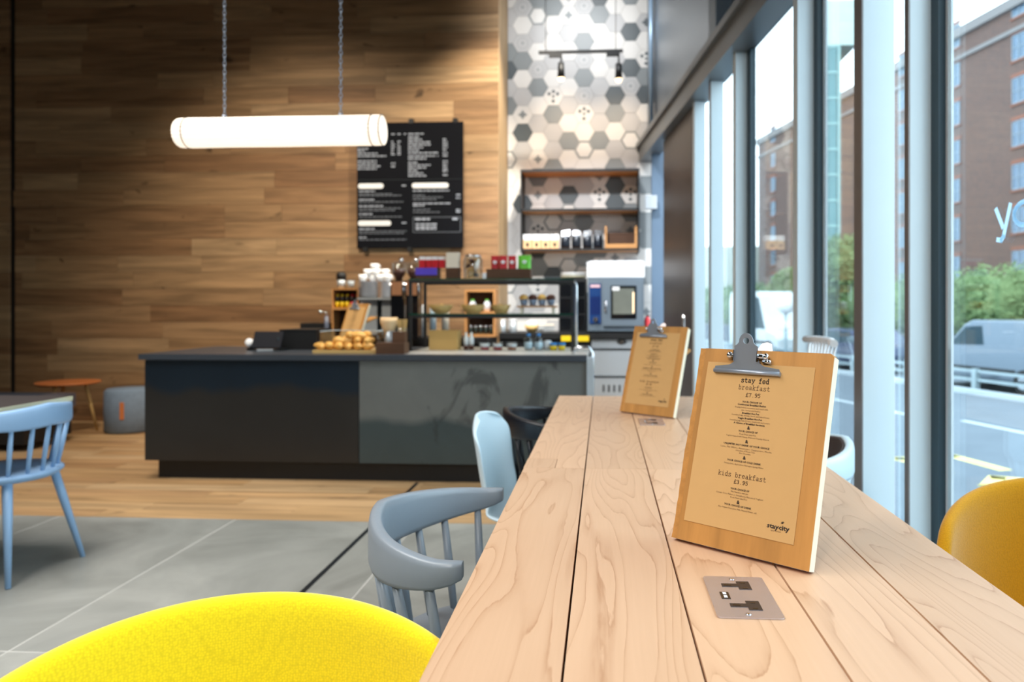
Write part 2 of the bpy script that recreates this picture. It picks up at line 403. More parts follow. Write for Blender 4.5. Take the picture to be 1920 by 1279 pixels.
# tiled wall with hexagons
b = nb(); bx(b, RXC - .02, .60, TY + .008, TY + .12, 0, CEIL); twall = struct('wall_back_tiled', b, M_grout)
HC, HR = 28.9, 33.7
s8 = W(1080, 0, TY).x; pxm = (WX(1180, TY) - WX(980, TY)) / 200
hw = HC * pxm / .75 / 2 * .985; hh = HR * pxm / 2 * .985
def hexpts(k=1.0): return [(hw * k, 0), (hw * .5 * k, hh * k), (-hw * .5 * k, hh * k), (-hw * k, 0), (-hw * .5 * k, -hh * k), (hw * .5 * k, -hh * k)]
HM = Matrix(((1, 0, 0, 0), (0, 0, -1, 0), (0, 1, 0, 0), (0, 0, 0, 1)))   # xy -> xz, z -> -y
def hexmesh(kind, a, c):
    bm = nb(); prism(bm, hexpts(), 0, .010, HM)
    def ins(pts, z=.0102): prism(bm, pts, z - .002, z, HM, 1)
    if kind == 'D':
        o = [];
        for i in range(8):
            rr = hh * (.55 if i % 2 == 0 else .3); t = i * PI / 4; o.append((rr * math.cos(t), rr * math.sin(t)))
        ins(o)
    if kind == 'X':
        for i in range(6):
            t = i * PI / 3 + .5; u = hh * .95
            if i % 2 == 0 or i == 1:
                cx, cy = .55 * hh * math.cos(t), .55 * hh * math.sin(t); q = hh * .24
                ins([(cx + q, cy), (cx, cy + q), (cx - q, cy), (cx, cy - q)])
        ins([(hh * .16 * math.cos(i * PI / 4), hh * .16 * math.sin(i * PI / 4)) for i in range(8)])
    if kind == 'O':
        for k0, k1 in ((.98, .80),):
            P, Q = hexpts(k0), hexpts(k1)
            for i in range(6): ins([P[i], P[(i + 1) % 6], Q[(i + 1) % 6], Q[i]])
    if kind == 'C':
        for q in range(12):
            t = q * PI / 6; cx, cy = .62 * hh * math.cos(t), .62 * hh * math.sin(t)
            ins([(cx + .07 * hh * math.cos(j * PI / 3), cy + .07 * hh * math.sin(j * PI / 3)) for j in range(6)])
        ins([(hh * .14 * math.cos(j * PI / 4), hh * .14 * math.sin(j * PI / 4)) for j in range(8)])
    bmesh.ops.recalc_face_normals(bm, faces=bm.faces)
    me = bpy.data.meshes.new('tile'); bm.to_mesh(me); bm.free(); me.materials.append(a); me.materials.append(c); return me
HX = {'w': hexmesh('', TL[0], TL[0]), 'l': hexmesh('', TL[1], TL[1]), 'm': hexmesh('', TL[2], TL[2]), 'd': hexmesh('', TL[3], TL[3]),
      'D': hexmesh('D', TL[0], TL[2]), 'X': hexmesh('X', TL[0], TL[3]), 'O': hexmesh('O', TL[0], TL[2]), 'C': hexmesh('C', TL[1], TL[2]), 'E': hexmesh('D', TL[1], TL[3])}
KN = {}
for s in '''0:0d,-1D,-4m,-5C,1l,-6w,-2l,4d,3w,2w,-3w 1:1D,0w,-1l,-2w,-3m,-4C,-5w,-6l,-7O,2m,3D,5X,4w 2:2m,1l,0l,-1m,-2X,-4l,-7m,-3w,-5w,-6w,3w,4l,8d
3:0m,-1w,-2l,-3w,-4l,-5w,-6l,-7D,3d,7O,2l 4:1O,0w,-1X,-2C,-3m,-4C,-5m,-6w,2w,3l,4l,5m 5:0m,-1l,-2l,-3l,-4w,-7m,-5w,-6w,2D,3X,1w
6:2m,1l,0w,-1m,-2d,-6l,3d,4d,-3w,-4l,-5w 7:1l,0O,-1l,-2l,-3C,-4d,-5w,-6d,-7w,3X,2l 8:1m,0l,-1w,-2d,-6E,2w'''.split():
    k, l = s.split(':')
    for e in l.split(','): KN[(int(k), int(e[:-1]))] = e[-1]
for k in range(-1, 10):
    for n in range(-11, 17):
        px = 980 + HC * k; py = (247.5 if k % 2 == 0 else 264.4) + HR * n
        p = W(px, py, TY); 
        X = WX(980, TY) + HC * k * pxm; Z = CZ + (PY - ((247.5 if k % 2 == 0 else 264.4) + HR * n)) * pxm
        if X < RXC - hw * .9 or X > .62 or Z < .85 or Z > CEIL: continue
        c = KN.get((k, n)) or R.choice('wwwwlllmmdDXOC')
        if X - hw < RXC + .002:
            bmc = nb(); bmc.from_mesh(HX[c]); bmesh.ops.bisect_plane(bmc, geom=bmc.verts[:] + bmc.edges[:] + bmc.faces[:], plane_co=(RXC + .002 - X, 0, 0), plane_no=(-1, 0, 0), clear_outer=True)
            me_ = bpy.data.meshes.new('tile'); bmc.to_mesh(me_); bmc.free()
            for q_ in HX[c].materials: me_.materials.append(q_)
            link_mesh('tile', me_, (X, TY + .008, Z), twall); continue
        link_mesh('tile', HX[c], (X, TY + .008, Z), twall)
# concrete floor tiles and timber floor planks
FY = 4.0
xs = [-6.17, -5.14, -4.11, -3.08, -2.05, -1.25, -1.02, .01, 1.04, 2.07]; ys = [YB, -2.3, -.74, .84, 2.42, FY]
for i in range(len(xs) - 1):
    for j in range(len(ys) - 1):
        g = .004
        x0, x1 = xs[i] + g, xs[i + 1] - g
        if xs[i] == -1.25: x0 = xs[i] + .013
        if xs[i + 1] == -1.25: x1 = xs[i + 1] - .013
        cx, cy = (x0 + x1) / 2, (ys[j] + ys[j + 1]) / 2
        if x0 > fx(ys[j]) - .03: continue
        bb = nb(); bx(bb, x0 - cx, x1 - cx, ys[j] + g - cy, ys[j + 1] - g - cy, -.022, 0); cutf(bb, cx, cy, -.005) if x1 > .8 else None; obj('tile', bb, M_conc, floor, .001, (cx, cy, 0), seg=1)
bb = nb(); prism(bb, [(XL, YB), (fx(YB), YB), (fx(FY), FY), (XL, FY)], -.022, -.0009); g_ = obj('grout', bb, mat('pale_grout', srgb(176, 174, 168), .8, 0, .05), floor)
bb = nb(); bx(bb, -1.262, -1.238, YB, 4.9, -.003, .0006); obj('expansion_strip', bb, M_darkmetal, floor)
y = FY
while y < TY:
    x = .9; w = .152
    while x > XL:
        L = R.choice([.9, 1.2, 1.5, 1.9]); x0 = max(x - L, XL)
        if y < BY or x > RXC:
            cx = (x0 + x) / 2
            bb = nb(); bx(bb, x0 - cx + .0012, x - cx - .0012, .0012, w - .0012, -.022, -.0008 + R.uniform(0, .0008)); cutf(bb, cx, y, -.005) if x > .4 else None; obj('plank', bb, M_floorwood, floor, 0, (cx, y, 0))
        x = x0
    y += w
# ------------------------------------------------------------------ glazed facade (wall_right)
FC = Vector((.53, 8.05, 0)); fd = Vector((.1064, -.9943, 0)).normalized(); fo = Vector((.9943, .1064, 0)).normalized()
MF = Matrix(((fd.x, fo.x, 0, FC.x), (fd.y, fo.y, 0, FC.y), (0, 0, 1, 0), (0, 0, 0, 1)))
def fs(px, off=0.0):
    """distance along the facade of image column px, off = depth towards the room"""
    r = ray(px); c = FC - fo * off
    det = r.x * (-fd.y) + fd.x * r.y
    t = (c.x * (-fd.y) + fd.x * c.y) / det
    p = r * t - c; return p.x * fd.x + p.y * fd.y
def off_for(px, s):
    """depth towards the room at which column px crosses position s along the facade"""
    lo, hi = 0, .5
    for _ in range(40):
        m = (lo + hi) / 2
        if fs(px, m) < s: lo = m
        else: hi = m
    return lo
HZ0, HZ1 = 2.76, 2.93
SE = 11.7
def fbox(name, s0, s1, o0, o1, z0, z1, m, parent, bev=0):
    """o0..o1 measured towards the room"""
    bb = nb(); bx(bb, s0, s1, -o1, -o0, z0, z1, MF); return obj(name, bb, m, parent, bev)
wr = fbox('wall_right', 0, SE, -.02, .14, HZ0, HZ1, M_header, None); tag(wr, kind='structure')
fbox('header_flange', 0, SE, .12, .17, HZ1 - .02, HZ1 + .03, M_header, wr)
# cladding panels above the header
sj = fs(1338, .05)
edges = [0, sj - .01, sj + 2.6, sj + 5.2, SE]
for a, c in zip(edges, edges[1:]): fbox('panel', a + .006, c - .006, 0, .05, HZ1 + .03, CEIL, M_panel, wr, .004)
fbox('sill', 0, SE, -.04, .1, 0, .07, M_post, wr); fbox('outer_plinth', 0, SE, -.06, -.005, -1.0, -.001, M_stone, wr)
S6 = {}
def post(A, B, tip=None, gask=None, white=None, ztop=HZ0, m=M_post, far=None):
    s1 = fs(B, 0); D = off_for(A, s1)
    s0 = s1 - .06
    if tip is not None: s0 = fs(tip, D)
    pr = fbox('post', s0, s1, 0, D, .07, ztop, m, wr, .003)
    if tip is not None: fbox('post_dim_face', s0, s1 - .002, D, D + .004, .07, ztop, M_postdim, wr)  # darker strip standing in for the room side's dim reflection
    s = s1
    if gask: e = fs(gask, 0); fbox('gasket', s1, e, -.02, .012, .07, ztop, M_postdark, wr); s = e
    if white: e = fs(white, 0); fbox('outer_frame', s, e, -.022, -.013, .07, ztop, M_vanwhite, wr); s = e
    return s0, s1, s, D
p1 = post(1302, 1323)
p2 = post(1333, 1357, tip=1330)
p3 = post(1379, 1404, gask=1411)
p4 = post(1495, 1530, gask=1538, white=1543)
p5 = post(1618, 1678, tip=1603)
p6 = post(1706, 1752, tip=1698, gask=1766, white=1776)
fbox('column', fs(1331, .14), fs(1345, .14), 0, .15, HZ1 + .03, CEIL, mat('column_paint', srgb(120, 136, 150), .4, .4, .05), wr, .004)
# further bays, towards and behind the viewpoint
s = p6[2] + 1.35; k = 0; bays = []
while s < SE - .2:
    fbox('post', s - .07, s, 0, .13, .07, HZ0, M_post, wr, .003); bays.append(s); s += 1.35
# door leaf in dark panel and the steel column in the corner
dp = fbox('door_1', fs(1248, .05), fs(1302, .05) - .01, .03, .07, .02, HZ0 - .01, M_door, None); tag(dp, kind='structure')
hb = nb(); q = FC + fd * (fs(1287, .1)) - fo * .12; tube(hb, [(q.x, q.y, .86), (q.x, q.y, 1.12)], .012); ball(hb, (q.x, q.y, .86), .02); obj('door_handle', hb, M_chrome, dp)
cz = boxobj('trim_2', WX(1221, 7.7), WX(1244, 7.7), 7.62, 7.72, 0, 2.92, mat('corner_column_paint', srgb(90, 110, 130), .4, .3, .05)); tag(cz, kind='structure')
bb = nb(); q = W(1221, 0, 7.6); tube(bb, [(q.x, 7.62, WZ(1221, 236, 7.6)), (q.x, 7.62, CEIL)], .024); pp = tag(obj('trim_3', bb, mat('pipe_paint', srgb(150, 176, 200), .35, .3, .05)), kind='structure')
t = thing('security_camera', 'small white dome camera at the foot of the thin wall pipe', 'camera', W(1229, 238, 7.58))
bb = nb(); ball(bb, (0, 0, 0), .04); lathe(bb, [(.03, .03), (.03, .05)], (0, 0, 0)); obj('dome', bb, M_white, t)
bb = nb(); lathe(bb, [(.016, -.045), (.02, -.03)], (-.012, 0, 0)); obj('lens', bb, M_gloss, t)
t = boxobj('wall_box', WX(1210, 7.5), WX(1232, 7.5), 7.5, 7.6, WZ(1220, 391, 7.5), WZ(1220, 366, 7.5), M_steel, None, .006); tag(t, 'small square metal box fixed on the dark corner column', 'electrical box')
# panes
def pane(n, s0, s1):
    o = fbox('window_%d' % n, s0, s1, -.012, -.002, .07, HZ0, M_glass, None); tag(o, kind='structure'); return o
pane(1, p1[1], p2[0]); pane(2, p2[1], p3[0]); pane(3, p3[2], p4[0]); pane(4, p4[2], p5[0]); pane(5, p5[1], p6[0])
w6 = pane(6, p6[2], bays[0] - .07)
for i, (a, c) in enumerate(zip(bays, bays[1:] + [SE + .07])): pane(7 + i, a, c - .07)
# lettering on the glass
def stroke(bm, pts, w, M, z0=0, z1=.001):
    for (x0, y0), (x1, y1) in zip(pts, pts[1:]):
        d = Vector((x1 - x0, y1 - y0)); L = d.length
        if L < 1e-6: continue
        d /= L; n = Vector((-d.y, d.x)) * w / 2; e = d * w * .35
        P = [(x0 - e.x + n.x, y0 - e.y + n.y), (x1 + e.x + n.x, y1 + e.y + n.y), (x1 + e.x - n.x, y1 + e.y - n.y), (x0 - e.x - n.x, y0 - e.y - n.y)]
        prism(bm, P, z0, z1, M)
def arc(cx, cy, rx, ry, a0, a1, n=12): return [(cx + rx * math.cos(math.radians(a0 + (a1 - a0) * i / n)), cy + ry * math.sin(math.radians(a0 + (a1 - a0) * i / n))) for i in range(n + 1)]
sA = fs(1870); sB = fs(1898); wl = sB - sA; t_ = (FC + fd * sA - Vector((0, 0, 0))).length
pA = FC + fd * sA; dep = -sn * pA.x + cs * pA.y
def zf(py): return CZ + (PY - py) / F * dep
ML = MF @ Matrix(((1, 0, 0, sA), (0, 0, 1, -.004), (0, 1, 0, zf(452)), (0, 0, 0, 1)))
hgt = zf(388) - zf(452); bb = nb()
stroke(bb, [(0, hgt * .92), (wl * .45, hgt * .38)], .014, ML); stroke(bb, [(wl * .95, hgt * .98), (wl * .5, hgt * .1), (wl * .35, 0), (wl * .1, hgt * .03)], .014, ML)
stroke(bb, arc(wl * 1.85, hgt * .66, wl * .65, hgt * .32, 0, 360, 20), .014, ML)
_v = N('frosted_vinyl'); _tr = _v.n('ShaderNodeBsdfTranslucent'); _tr.inputs[0].default_value = (.7, .82, .9, 1); _v.l(_tr.outputs[0], _v.t.nodes['Material Output'].inputs[0])
obj('lettering', bb, _v.m, w6)
# track light above the shelves
ty = 7.25
t = thing('track_light', 'black ceiling track with two small spotlights above the wall shelves', 'light', (WX(1089, ty), ty, WZ(1089, 97, ty)))
tx0, tx1 = WX(1010, ty) - t.location.x, WX(1168, ty) - t.location.x
bb = nb(); bx(bb, tx0, tx1, -.02, .02, -.012, .012); obj('track', bb, M_black, t, .003)
for x in (tx0 + .07, tx1 - .07):
    bb = nb(); tube(bb, [(x, 0, .012), (x, 0, CEIL - t.location.z)], .004, 6); obj('suspension_rod', bb, M_chrome, t)
for px, yb in ((1052, 150), (1160, 152)):
    x = WX(px, ty) - t.location.x; zb = WZ(px, yb, ty) - t.location.z
    bb = nb(); bx(bb, x - .12, x + .01, -.018, .018, -.05, -.012); obj('adaptor', bb, M_black, t, .004)
    bb = nb(); tube(bb, [(x, 0, -.04), (x + .002, 0, zb + .17)], .009, 8); tube(bb, [(x, 0, zb + .17), (x, 0, zb + .02)], [.03, .036], 18)
    hd = obj('spot_head', bb, M_black, t)
    bb = nb(); lathe(bb, [(.002, -.012), (.024, -.008), (.034, .02)], (x, 0, zb)); obj('bulb', bb, M_bulb, hd)
    P = t.location + Vector((x, .0, zb - .03))
    aim(lamp('track_spot_beam', 'SPOT', P + Vector((0, .03, 0)), (0, 0, 0), 13, (1, .72, .45), .03, math.radians(70), blend=.9), (P.x, TY, P.z - .25))

# ================================================================== TABLE
TZ = .76; x0t, x1t = -.212, .603; YN, YJ, YF = .22, 1.958, 3.55
t = thing('communal_table', 'long pale oak plank table running from the foreground to the counter', 'table', (.195, 1.9, 0))
tl = t.location
gx = [x0t, -.047, .118, .285, .443, x1t]
for i in range(5):
    for (ya, yb) in ((YN, YJ), (YJ, YF)):
        a, c = gx[i] + .0017, gx[i + 1] - .0017; y0, y1 = ya + .0005, yb - .0005
        cx, cy = (a + c) / 2, (y0 + y1) / 2; bb = nb()
        if i == 0 and ya == YJ:
            prism(bb, [(a - cx, 2.075 - cy), (-.127 - cx, 2.075 - cy), (-.127 - cx, y0 - cy), (c - cx, y0 - cy), (c - cx, y1 - cy), (a - cx, y1 - cy)], -.035, 0)
        else: bx(bb, a - cx, c - cx, y0 - cy, y1 - cy, -.035, 0)
        obj('plank', bb, M_oak, t, .0012, (cx - tl.x, cy - tl.y, TZ), seg=1)
bb = nb(); bx(bb, -.083, 0, 0, .115, -.035, 0); obj('inset_block', bb, M_oak, t, .001, (-.1285 - tl.x, 1.9585 - tl.y, TZ), seg=1)
bb = nb(); bx(bb, x0t + .06 - tl.x, x1t - .06 - tl.x, YN + .06 - tl.y, YF - .06 - tl.y, TZ - .055, TZ - .0352); obj('underframe', bb, M_black, t)
for yy in (.5, 1.95, 3.3):
    for xx in (x0t + .13, x1t - .13):
        bb = nb(); bx(bb, -.025, .025, -.025, .025, 0, TZ - .055); obj('leg', bb, M_black, t, .002, (xx - tl.x, yy - tl.y, 0))
# socket plates let into the table
def socket(x, y, label):
    t = thing('socket_plate', label, 'power socket', (x, y, TZ)); w, h = .046, .077
    bb = nb(); P = []
    for cx, cy, a in ((w - .006, h - .006, 0), (-w + .006, h - .006, 90), (-w + .006, -h + .006, 180), (w - .006, -h + .006, 270)):
        P += [(cx + .006 * math.cos(math.radians(a + q)), cy + .006 * math.sin(math.radians(a + q))) for q in (0, 30, 60, 90)]
    prism(bb, P, .0004, .0024); obj('plate', bb, M_satin, t, .0006)
    for cy in (.040, -.036):
        bb = nb(); prism(bb, [(-.022, cy - .006), (-.022, cy + .006), (.002, cy + .006), (.002, cy + .016), (.021, cy + .016), (.021, cy - .016), (.002, cy - .016), (.002, cy - .006)], .0024, .0030)
        s_ = obj('outlet', bb, mat('socket_brown', srgb(52, 40, 34), .5, 0, .05), t)
        bb = nb(); bx(bb, -.018, -.008, cy - .0025, cy + .0025, .0031, .0033)
        for q in (.009, -.011): bx(bb, .008, .015, cy + q - .002, cy + q + .002, .0031, .0033)
        obj('pin_slots', bb, M_gloss, s_)
    bb = nb(); bx(bb, -.030, -.017, -.013, .012, .0024, .0030); u = obj('usb_port', bb, M_gloss, t)
    bb = nb(); bx(bb, -.026, -.021, -.010, -.002, .0031, .0034); bx(bb, -.026, -.021, .002, .010, .0031, .0034); obj('usb_tongue', bb, M_white, u)
    for cy in (.066, -.066):
        bb = nb(); lathe(bb, [(.0038, .0023), (.0036, .0032), (.0015, .0036)], (-.002, cy, 0), 14); obj('screw', bb, M_chrome, t)
socket(.204, 1.103, 'brushed metal double socket plate in front of the near clipboard')
socket(.180, 2.755, 'small metal socket plate in front of the farther table clipboard')

# ================================================================== CLIPBOARDS
GL = {'s': [[(4.6, 4.6), (3.6, 5), (2, 5), (1.2, 4.2), (1.6, 3.1), (3.8, 2.3), (4.8, 1.4), (4.2, .3), (2.6, 0), (1.2, .4)], [(4.6, 5), (4.6, 3.9)], [(1.2, 0), (1.2, 1.2)]],
 't': [[(2.2, 7), (2.2, 1.2), (3, .1), (4.2, .1), (5, .9)], [(.8, 5), (4.4, 5)]],
 'a': [[(1.2, 4.4), (2.2, 5), (3.4, 5), (4.3, 4.2), (4.3, .3), (5.3, .1)], [(4.3, 2.8), (2.2, 2.7), (1, 1.8), (1.1, .6), (2.2, 0), (3.4, .3), (4.3, 1.3)]],
 'y': [[(1, 5), (3.2, .6)], [(5, 5), (2.4, -1.9), (1, -2)], [(.2, 5), (2, 5)], [(4, 5), (5.8, 5)]],
 'f': [[(5, 7.2), (4, 7.7), (3, 7.4), (2.6, 6.5), (2.6, 0)], [(1, 5), (4.6, 5)], [(1.2, 0), (4.4, 0)]],
 'e': [[(1, 2.7), (4.9, 2.7), (4.7, 4.1), (3.6, 5), (2.3, 5), (1.1, 4), (.9, 2.3), (1.3, .8), (2.6, 0), (3.8, .1), (4.9, .9)]],
 'd': [[(4.3, 7.6), (4.3, 0), (5.4, 0)], [(3.3, 7.6), (4.3, 7.6)], [(4.3, 3.8), (3.2, 5), (2, 4.9), (1, 3.7), (1, 1.4), (2, .1), (3.2, 0), (4.3, 1.2)]],
 'b': [[(1.5, 7.6), (1.5, 0)], [(.6, 7.6), (1.5, 7.6)], [(1.5, 3.8), (2.6, 5), (3.9, 4.9), (4.9, 3.7), (4.9, 1.4), (3.9, .1), (2.6, 0), (1.5, 1.2)]],
 'r': [[(.9, 5), (2, 5), (2, 0)], [(.7, 0), (3.6, 0)], [(2, 3.4), (3, 4.7), (4.2, 5), (5, 4.4)]],
 'k': [[(1.5, 7.6), (1.5, 0)], [(.6, 7.6), (1.5, 7.6)], [(.6, 0), (2.4, 0)], [(4.4, 5), (1.6, 2.2)], [(2.6, 3), (4.6, 0)], [(3.8, 5), (5.2, 5)], [(3.8, 0), (5.4, 0)]],
 'i': [[(1.5, 5), (3, 5), (3, 0)], [(1.2, 0), (4.8, 0)], [(2.8, 6.9), (3.1, 7.2)]],
 '£': [[(5, 6), (4.2, 7), (3, 7), (2.2, 6), (2.4, 3.6), (2.2, 1.2), (1, 0), (5, 0), (5.3, 1)], [(1, 3.6), (4, 3.6)]],
 '7': [[(1, 5.8), (1, 7), (5, 7), (3.4, 3), (3, 0)]], '.': [[(2.7, .1), (3.1, .4)]],
 '9': [[(4.8, 4.6), (3.8, 3.3), (2.2, 3.3), (1.1, 4.6), (1.2, 6), (2.4, 7), (3.8, 6.9), (4.8, 5.6), (4.8, 3), (3.8, .6), (2, 0), (1.2, .6)]],
 '5': [[(4.8, 7), (1.4, 7), (1.3, 4.1), (2.6, 4.5), (4, 4.2), (4.9, 2.8), (4.5, .9), (3.2, 0), (1.8, .1), (1, 1)]],
 '3': [[(1.2, 6.2), (2.4, 7), (3.8, 6.9), (4.6, 5.7), (4, 4.2), (2.6, 3.8), (4.2, 3.4), (4.9, 2), (4.2, .5), (2.8, 0), (1, .8)]]}
def typed(bm, s, cx, y, size, w, slant=0):
    u = size / 10; adv = 6.2 * u; x = cx - adv * len(s) / 2
    for ch in s:
        for pl in GL.get(ch, []): stroke(bm, [(x + a * u, y + c * u) for a, c in pl], w, None, .0, .00025)
        x += adv
def text_into(bm, s, cx, y, size, bold=False, fit=None, sx=1.0):
    cu = bpy.data.curves.new('txt', 'FONT'); cu.body = s; cu.size = size; cu.align_x = 'CENTER'; cu.resolution_u = 1
    cu.offset = size * (.028 if bold else 0.0)
    o = bpy.data.objects.new('txt', cu); C.objects.link(o); bpy.context.view_layer.update()
    me = bpy.data.meshes.new_from_object(o.evaluated_get(bpy.context.evaluated_depsgraph_get()))
    if fit: xs_f = [v.co.x for v in me.vertices]; sx = fit / max(max(xs_f) - min(xs_f), 1e-6)
    n0 = len(bm.verts); bm.from_mesh(me); bm.verts.ensure_lookup_table()
    for v in bm.verts[n0:]: v.co = Vector((v.co.x * sx + cx, v.co.y + y, v.co.z + .0003))
    bpy.data.objects.remove(o); bpy.data.curves.remove(cu); bpy.data.meshes.remove(me)
BW, BH, BT = .262, .358, .020
def clip_proto(label, loc, yaw, tilt):
    t = thing('menu_clipboard', label, 'clipboard')
    xd = Vector((math.cos(yaw), math.sin(yaw), 0)); bk = Vector((-xd.y, xd.x, 0)); up = (Vector((0, 0, 1)) * math.cos(tilt) + bk * math.sin(tilt)); nn = xd.cross(up)
    MM = Matrix((xd, up, nn)).transposed().to_4x4(); MM.translation = Vector(loc) + Vector((0, 0, BT * math.sin(tilt) + .001)); t.matrix_world = MM
    return t
def clipboard(label, loc, yaw, tilt):
    t = clip_proto(label, loc, yaw, tilt)
    bb = nb(); P = [(0.012, 0), (BW, 0), (BW, BH - .006), (BW - .006, BH), (.012, BH)]; prism(bb, P, -BT, 0); obj('board', bb, M_clipwood, t, .0012, seg=1)
    bb = nb(); rr = random.Random(3); n = 34; A = []
    for i in range(n + 1):
        y = BH * i / n; A.append((rr.uniform(-.0007, .0007) + .0010 * math.sin(i * .33), y))
    prism(bb, A + [(.0125, BH), (.0125, 0)], -BT, -.0022); obj('live_edge', bb, M_bark, t)
    bb = nb(); prism(bb, [(BW, .0), (BW + .0007, .0), (BW + .0007, BH - .006), (BW, BH - .006)], -BT + .0008, -.0008)
    obj('pale_side_edge', bb, M_sap, t)
    bb = nb(); bx(bb, .022, .232, .035, .332, .0004, .0010); pap = obj('menu_sheet', bb, M_kraft, t)
    # print, laid out in sheet coordinates (mm from the top of the sheet)
    bb = nb(); cx = .124; top = .332
    def yy(mm): return top - mm / 1000
    def ym(py):
        u = (py - 684) / 321; return top - .297 * u * 1.06 / (1 + .06 * u)
    typed(bb, 'stay fed', cx, ym(716.8) - .0028, .0113, .00135)
    L = [('b', 'YOUR CHOICE OF', 756.8, 38), ('b', 'Continental Breakfast Basket', 762, 55), ('n', 'Freshly baked croissants and toast with', 767.7, 64), ('n', 'jam, honey and butter', 772.6, 37), ('b', 'Breakfast Hot Pot', 778, 33),
         ('n', 'Scrambled egg, sausage, bacon and baked beans', 782.5, 73), ('b', 'Veggie Breakfast Hot Pot', 788, 47), ('n', 'Scrambled egg, baked beans, mushroom and tomato', 793, 78), ('b', 'A Choice of Breakfast Sandwich', 798, 60),
         ('a', '&', 805.5, 0), ('b', 'YOUR CHOICE OF', 813, 37), ('n', 'Fresh Fruit Salad Pot', 818.6, 32), ('n', 'Yoghurt topped with Honey, Fruit and Crunchy Granola', 823.5, 83), ('a', '&', 831.7, 0),
         ('b', 'UNLIMITED HOT DRINK OF YOUR CHOICE', 839.5, 88), ('n', 'Latte, Flat White, Americano, Cappuccino, Mocha', 845.8, 98), ('n', 'Selection of Finest Teas', 850.5, 37), ('n', 'Hot Chocolate', 855, 22), ('a', '&', 863, 0),
         ('b', 'YOUR CHOICE OF COLD DRINK', 870.8, 65), ('n', 'Orange Juice, Apple Juice, Harrogate Spring Water', 877, 76),
         ('b', 'YOUR CHOICE OF', 924.5, 36), ('n', 'Mini Pancakes with Jam', 930, 33), ('n', 'Cereal, Corn Flakes or Strawberry Flavoured Yoghurt', 935.7, 90), ('n', 'Fresh Fruit Salad Pot', 941, 32), ('a', '&', 948.5, 0),
         ('b', 'YOUR CHOICE OF DRINK', 956, 52), ('n', 'Any Organic Fruit Juice, Milk, Mineral Water, still', 962.3, 73)]
    for st, w_, py, wpx in L:
        if st == 'b': text_into(bb, w_, cx, ym(py) - .0016, .0046, True, fit=wpx * .00101)
        elif st == 'a': text_into(bb, w_, cx, ym(py) - .0030, .0090, True)
    text_into(bb, 'staycity', .202, ym(981) - .002, .0112, True, fit=.040)
    for q in range(5): # small sprig over the i
        a = math.radians(60 + q * 30); stroke(bb, [(.2095, ym(971)), (.2095 + .0032 * math.cos(a), ym(971) + .0032 * math.sin(a))], .0008, None, 0, .00025)
    obj('printed_text', bb, M_ink, pap, 0, (0, 0, .0011), recalc=False)['kind'] = 'stuff'
    bb = nb(); typed(bb, 'breakfast', cx, ym(730.5) - .0028, .0113, .0008); typed(bb, '£7.95', cx, ym(743.6) - .003, .0095, .0010)
    typed(bb, 'kids breakfast', cx, ym(899) - .0028, .0108, .0008); typed(bb, '£3.95', cx, ym(910.7) - .003, .0090, .0010)
    for st, w_, py, wpx in L:
        if st == 'n': text_into(bb, w_, cx, ym(py) - .0014, .0040, False, fit=wpx * .00101)
    text_into(bb, 'aparthotels', .199, ym(986) - .002, .0040, False)
    obj('fine_print', bb, M_ink2, pap, 0, (0, 0, .0011), recalc=False)['kind'] = 'stuff'
    # clip
    cxx = .106; bb = nb(); out = [(-.066, .0), (.066, .0), (.064, .008), (.034, .012), (.026, .017), (.0235, .024), (.0235, .047), (.018, .050)] + \
        [(.0145 * math.cos(a), .0545 + .0165 * math.sin(a)) for a in [i * PI / 10 for i in range(0, 11)]] + \
        [(-.018, .050), (-.0235, .047), (-.0235, .024), (-.026, .017), (-.034, .012), (-.064, .008)]
    cu = bpy.data.curves.new('c', 'CURVE'); cu.dimensions = '2D'; cu.fill_mode = 'BOTH'; cu.extrude = .0006
    for P in (out, [(.0058 * math.cos(i * PI / 8), .057 + .0058 * math.sin(i * PI / 8)) for i in range(16)]):
        sp = cu.splines.new('POLY'); sp.points.add(len(P) - 1); sp.use_cyclic_u = True
        for i, p in enumerate(P): sp.points[i].co = (p[0], p[1], 0, 1)
    o = bpy.data.objects.new('c', cu); C.objects.link(o); bpy.context.view_layer.update()
    me = bpy.data.meshes.new_from_object(o.evaluated_get(bpy.context.evaluated_depsgraph_get())); bpy.data.objects.remove(o)
    bb.from_mesh(me); ta = math.radians(17)
    RM = Matrix.Translation((cxx, .316, .0045)) @ Matrix.Rotation(ta, 4, 'X')
    bmesh.ops.transform(bb, matrix=RM, verts=bb.verts)
    # rolled lip of the jaw
    tube(bb, [(cxx - .066, .3155, .0052), (cxx + .066, .3155, .0052)], .0042, 12)
    for sgn in (-1, 1):
        prism(bb, [(.020, .3), (.0, .3), (0, 0)], 0, 0.001) if False else None
    cl = obj('clip', bb, M_clipmetal, t, 0)
    bb = nb()
    for sgn in (-1, 1):   # folded ears holding the pivot
        m2 = Matrix.Translation((cxx + sgn * .0235, .345, .006)) @ Matrix.Rotation(PI / 2, 4, 'Y')
        prism(bb, [(.004, -.010), (-.012, -.012), (-.014, .008), (.002, .012)], -.0006, .0006, m2)
    tube(bb, [(cxx - .034, .345, .009), (cxx + .034, .345, .009)], .0045, 14); ball(bb, (cxx + .036, .345, .009), .0062); ball(bb, (cxx - .036, .345, .009), .0062)
    tube(bb, [(cxx + .03, .338, .005), (cxx + .045, .336, .003)], .004, 10)
    obj('spring', bb, M_chrome, cl)
    bb = nb(); prism(bb, [(-.016, 0), (.016, 0), (.016, .03), (.010, .046), (0, .05), (-.010, .046), (-.016, .03)], -.0006, .0006, Matrix.Translation((cxx + .012, .335, -.022)) @ Matrix.Rotation(-ta, 4, 'X'))
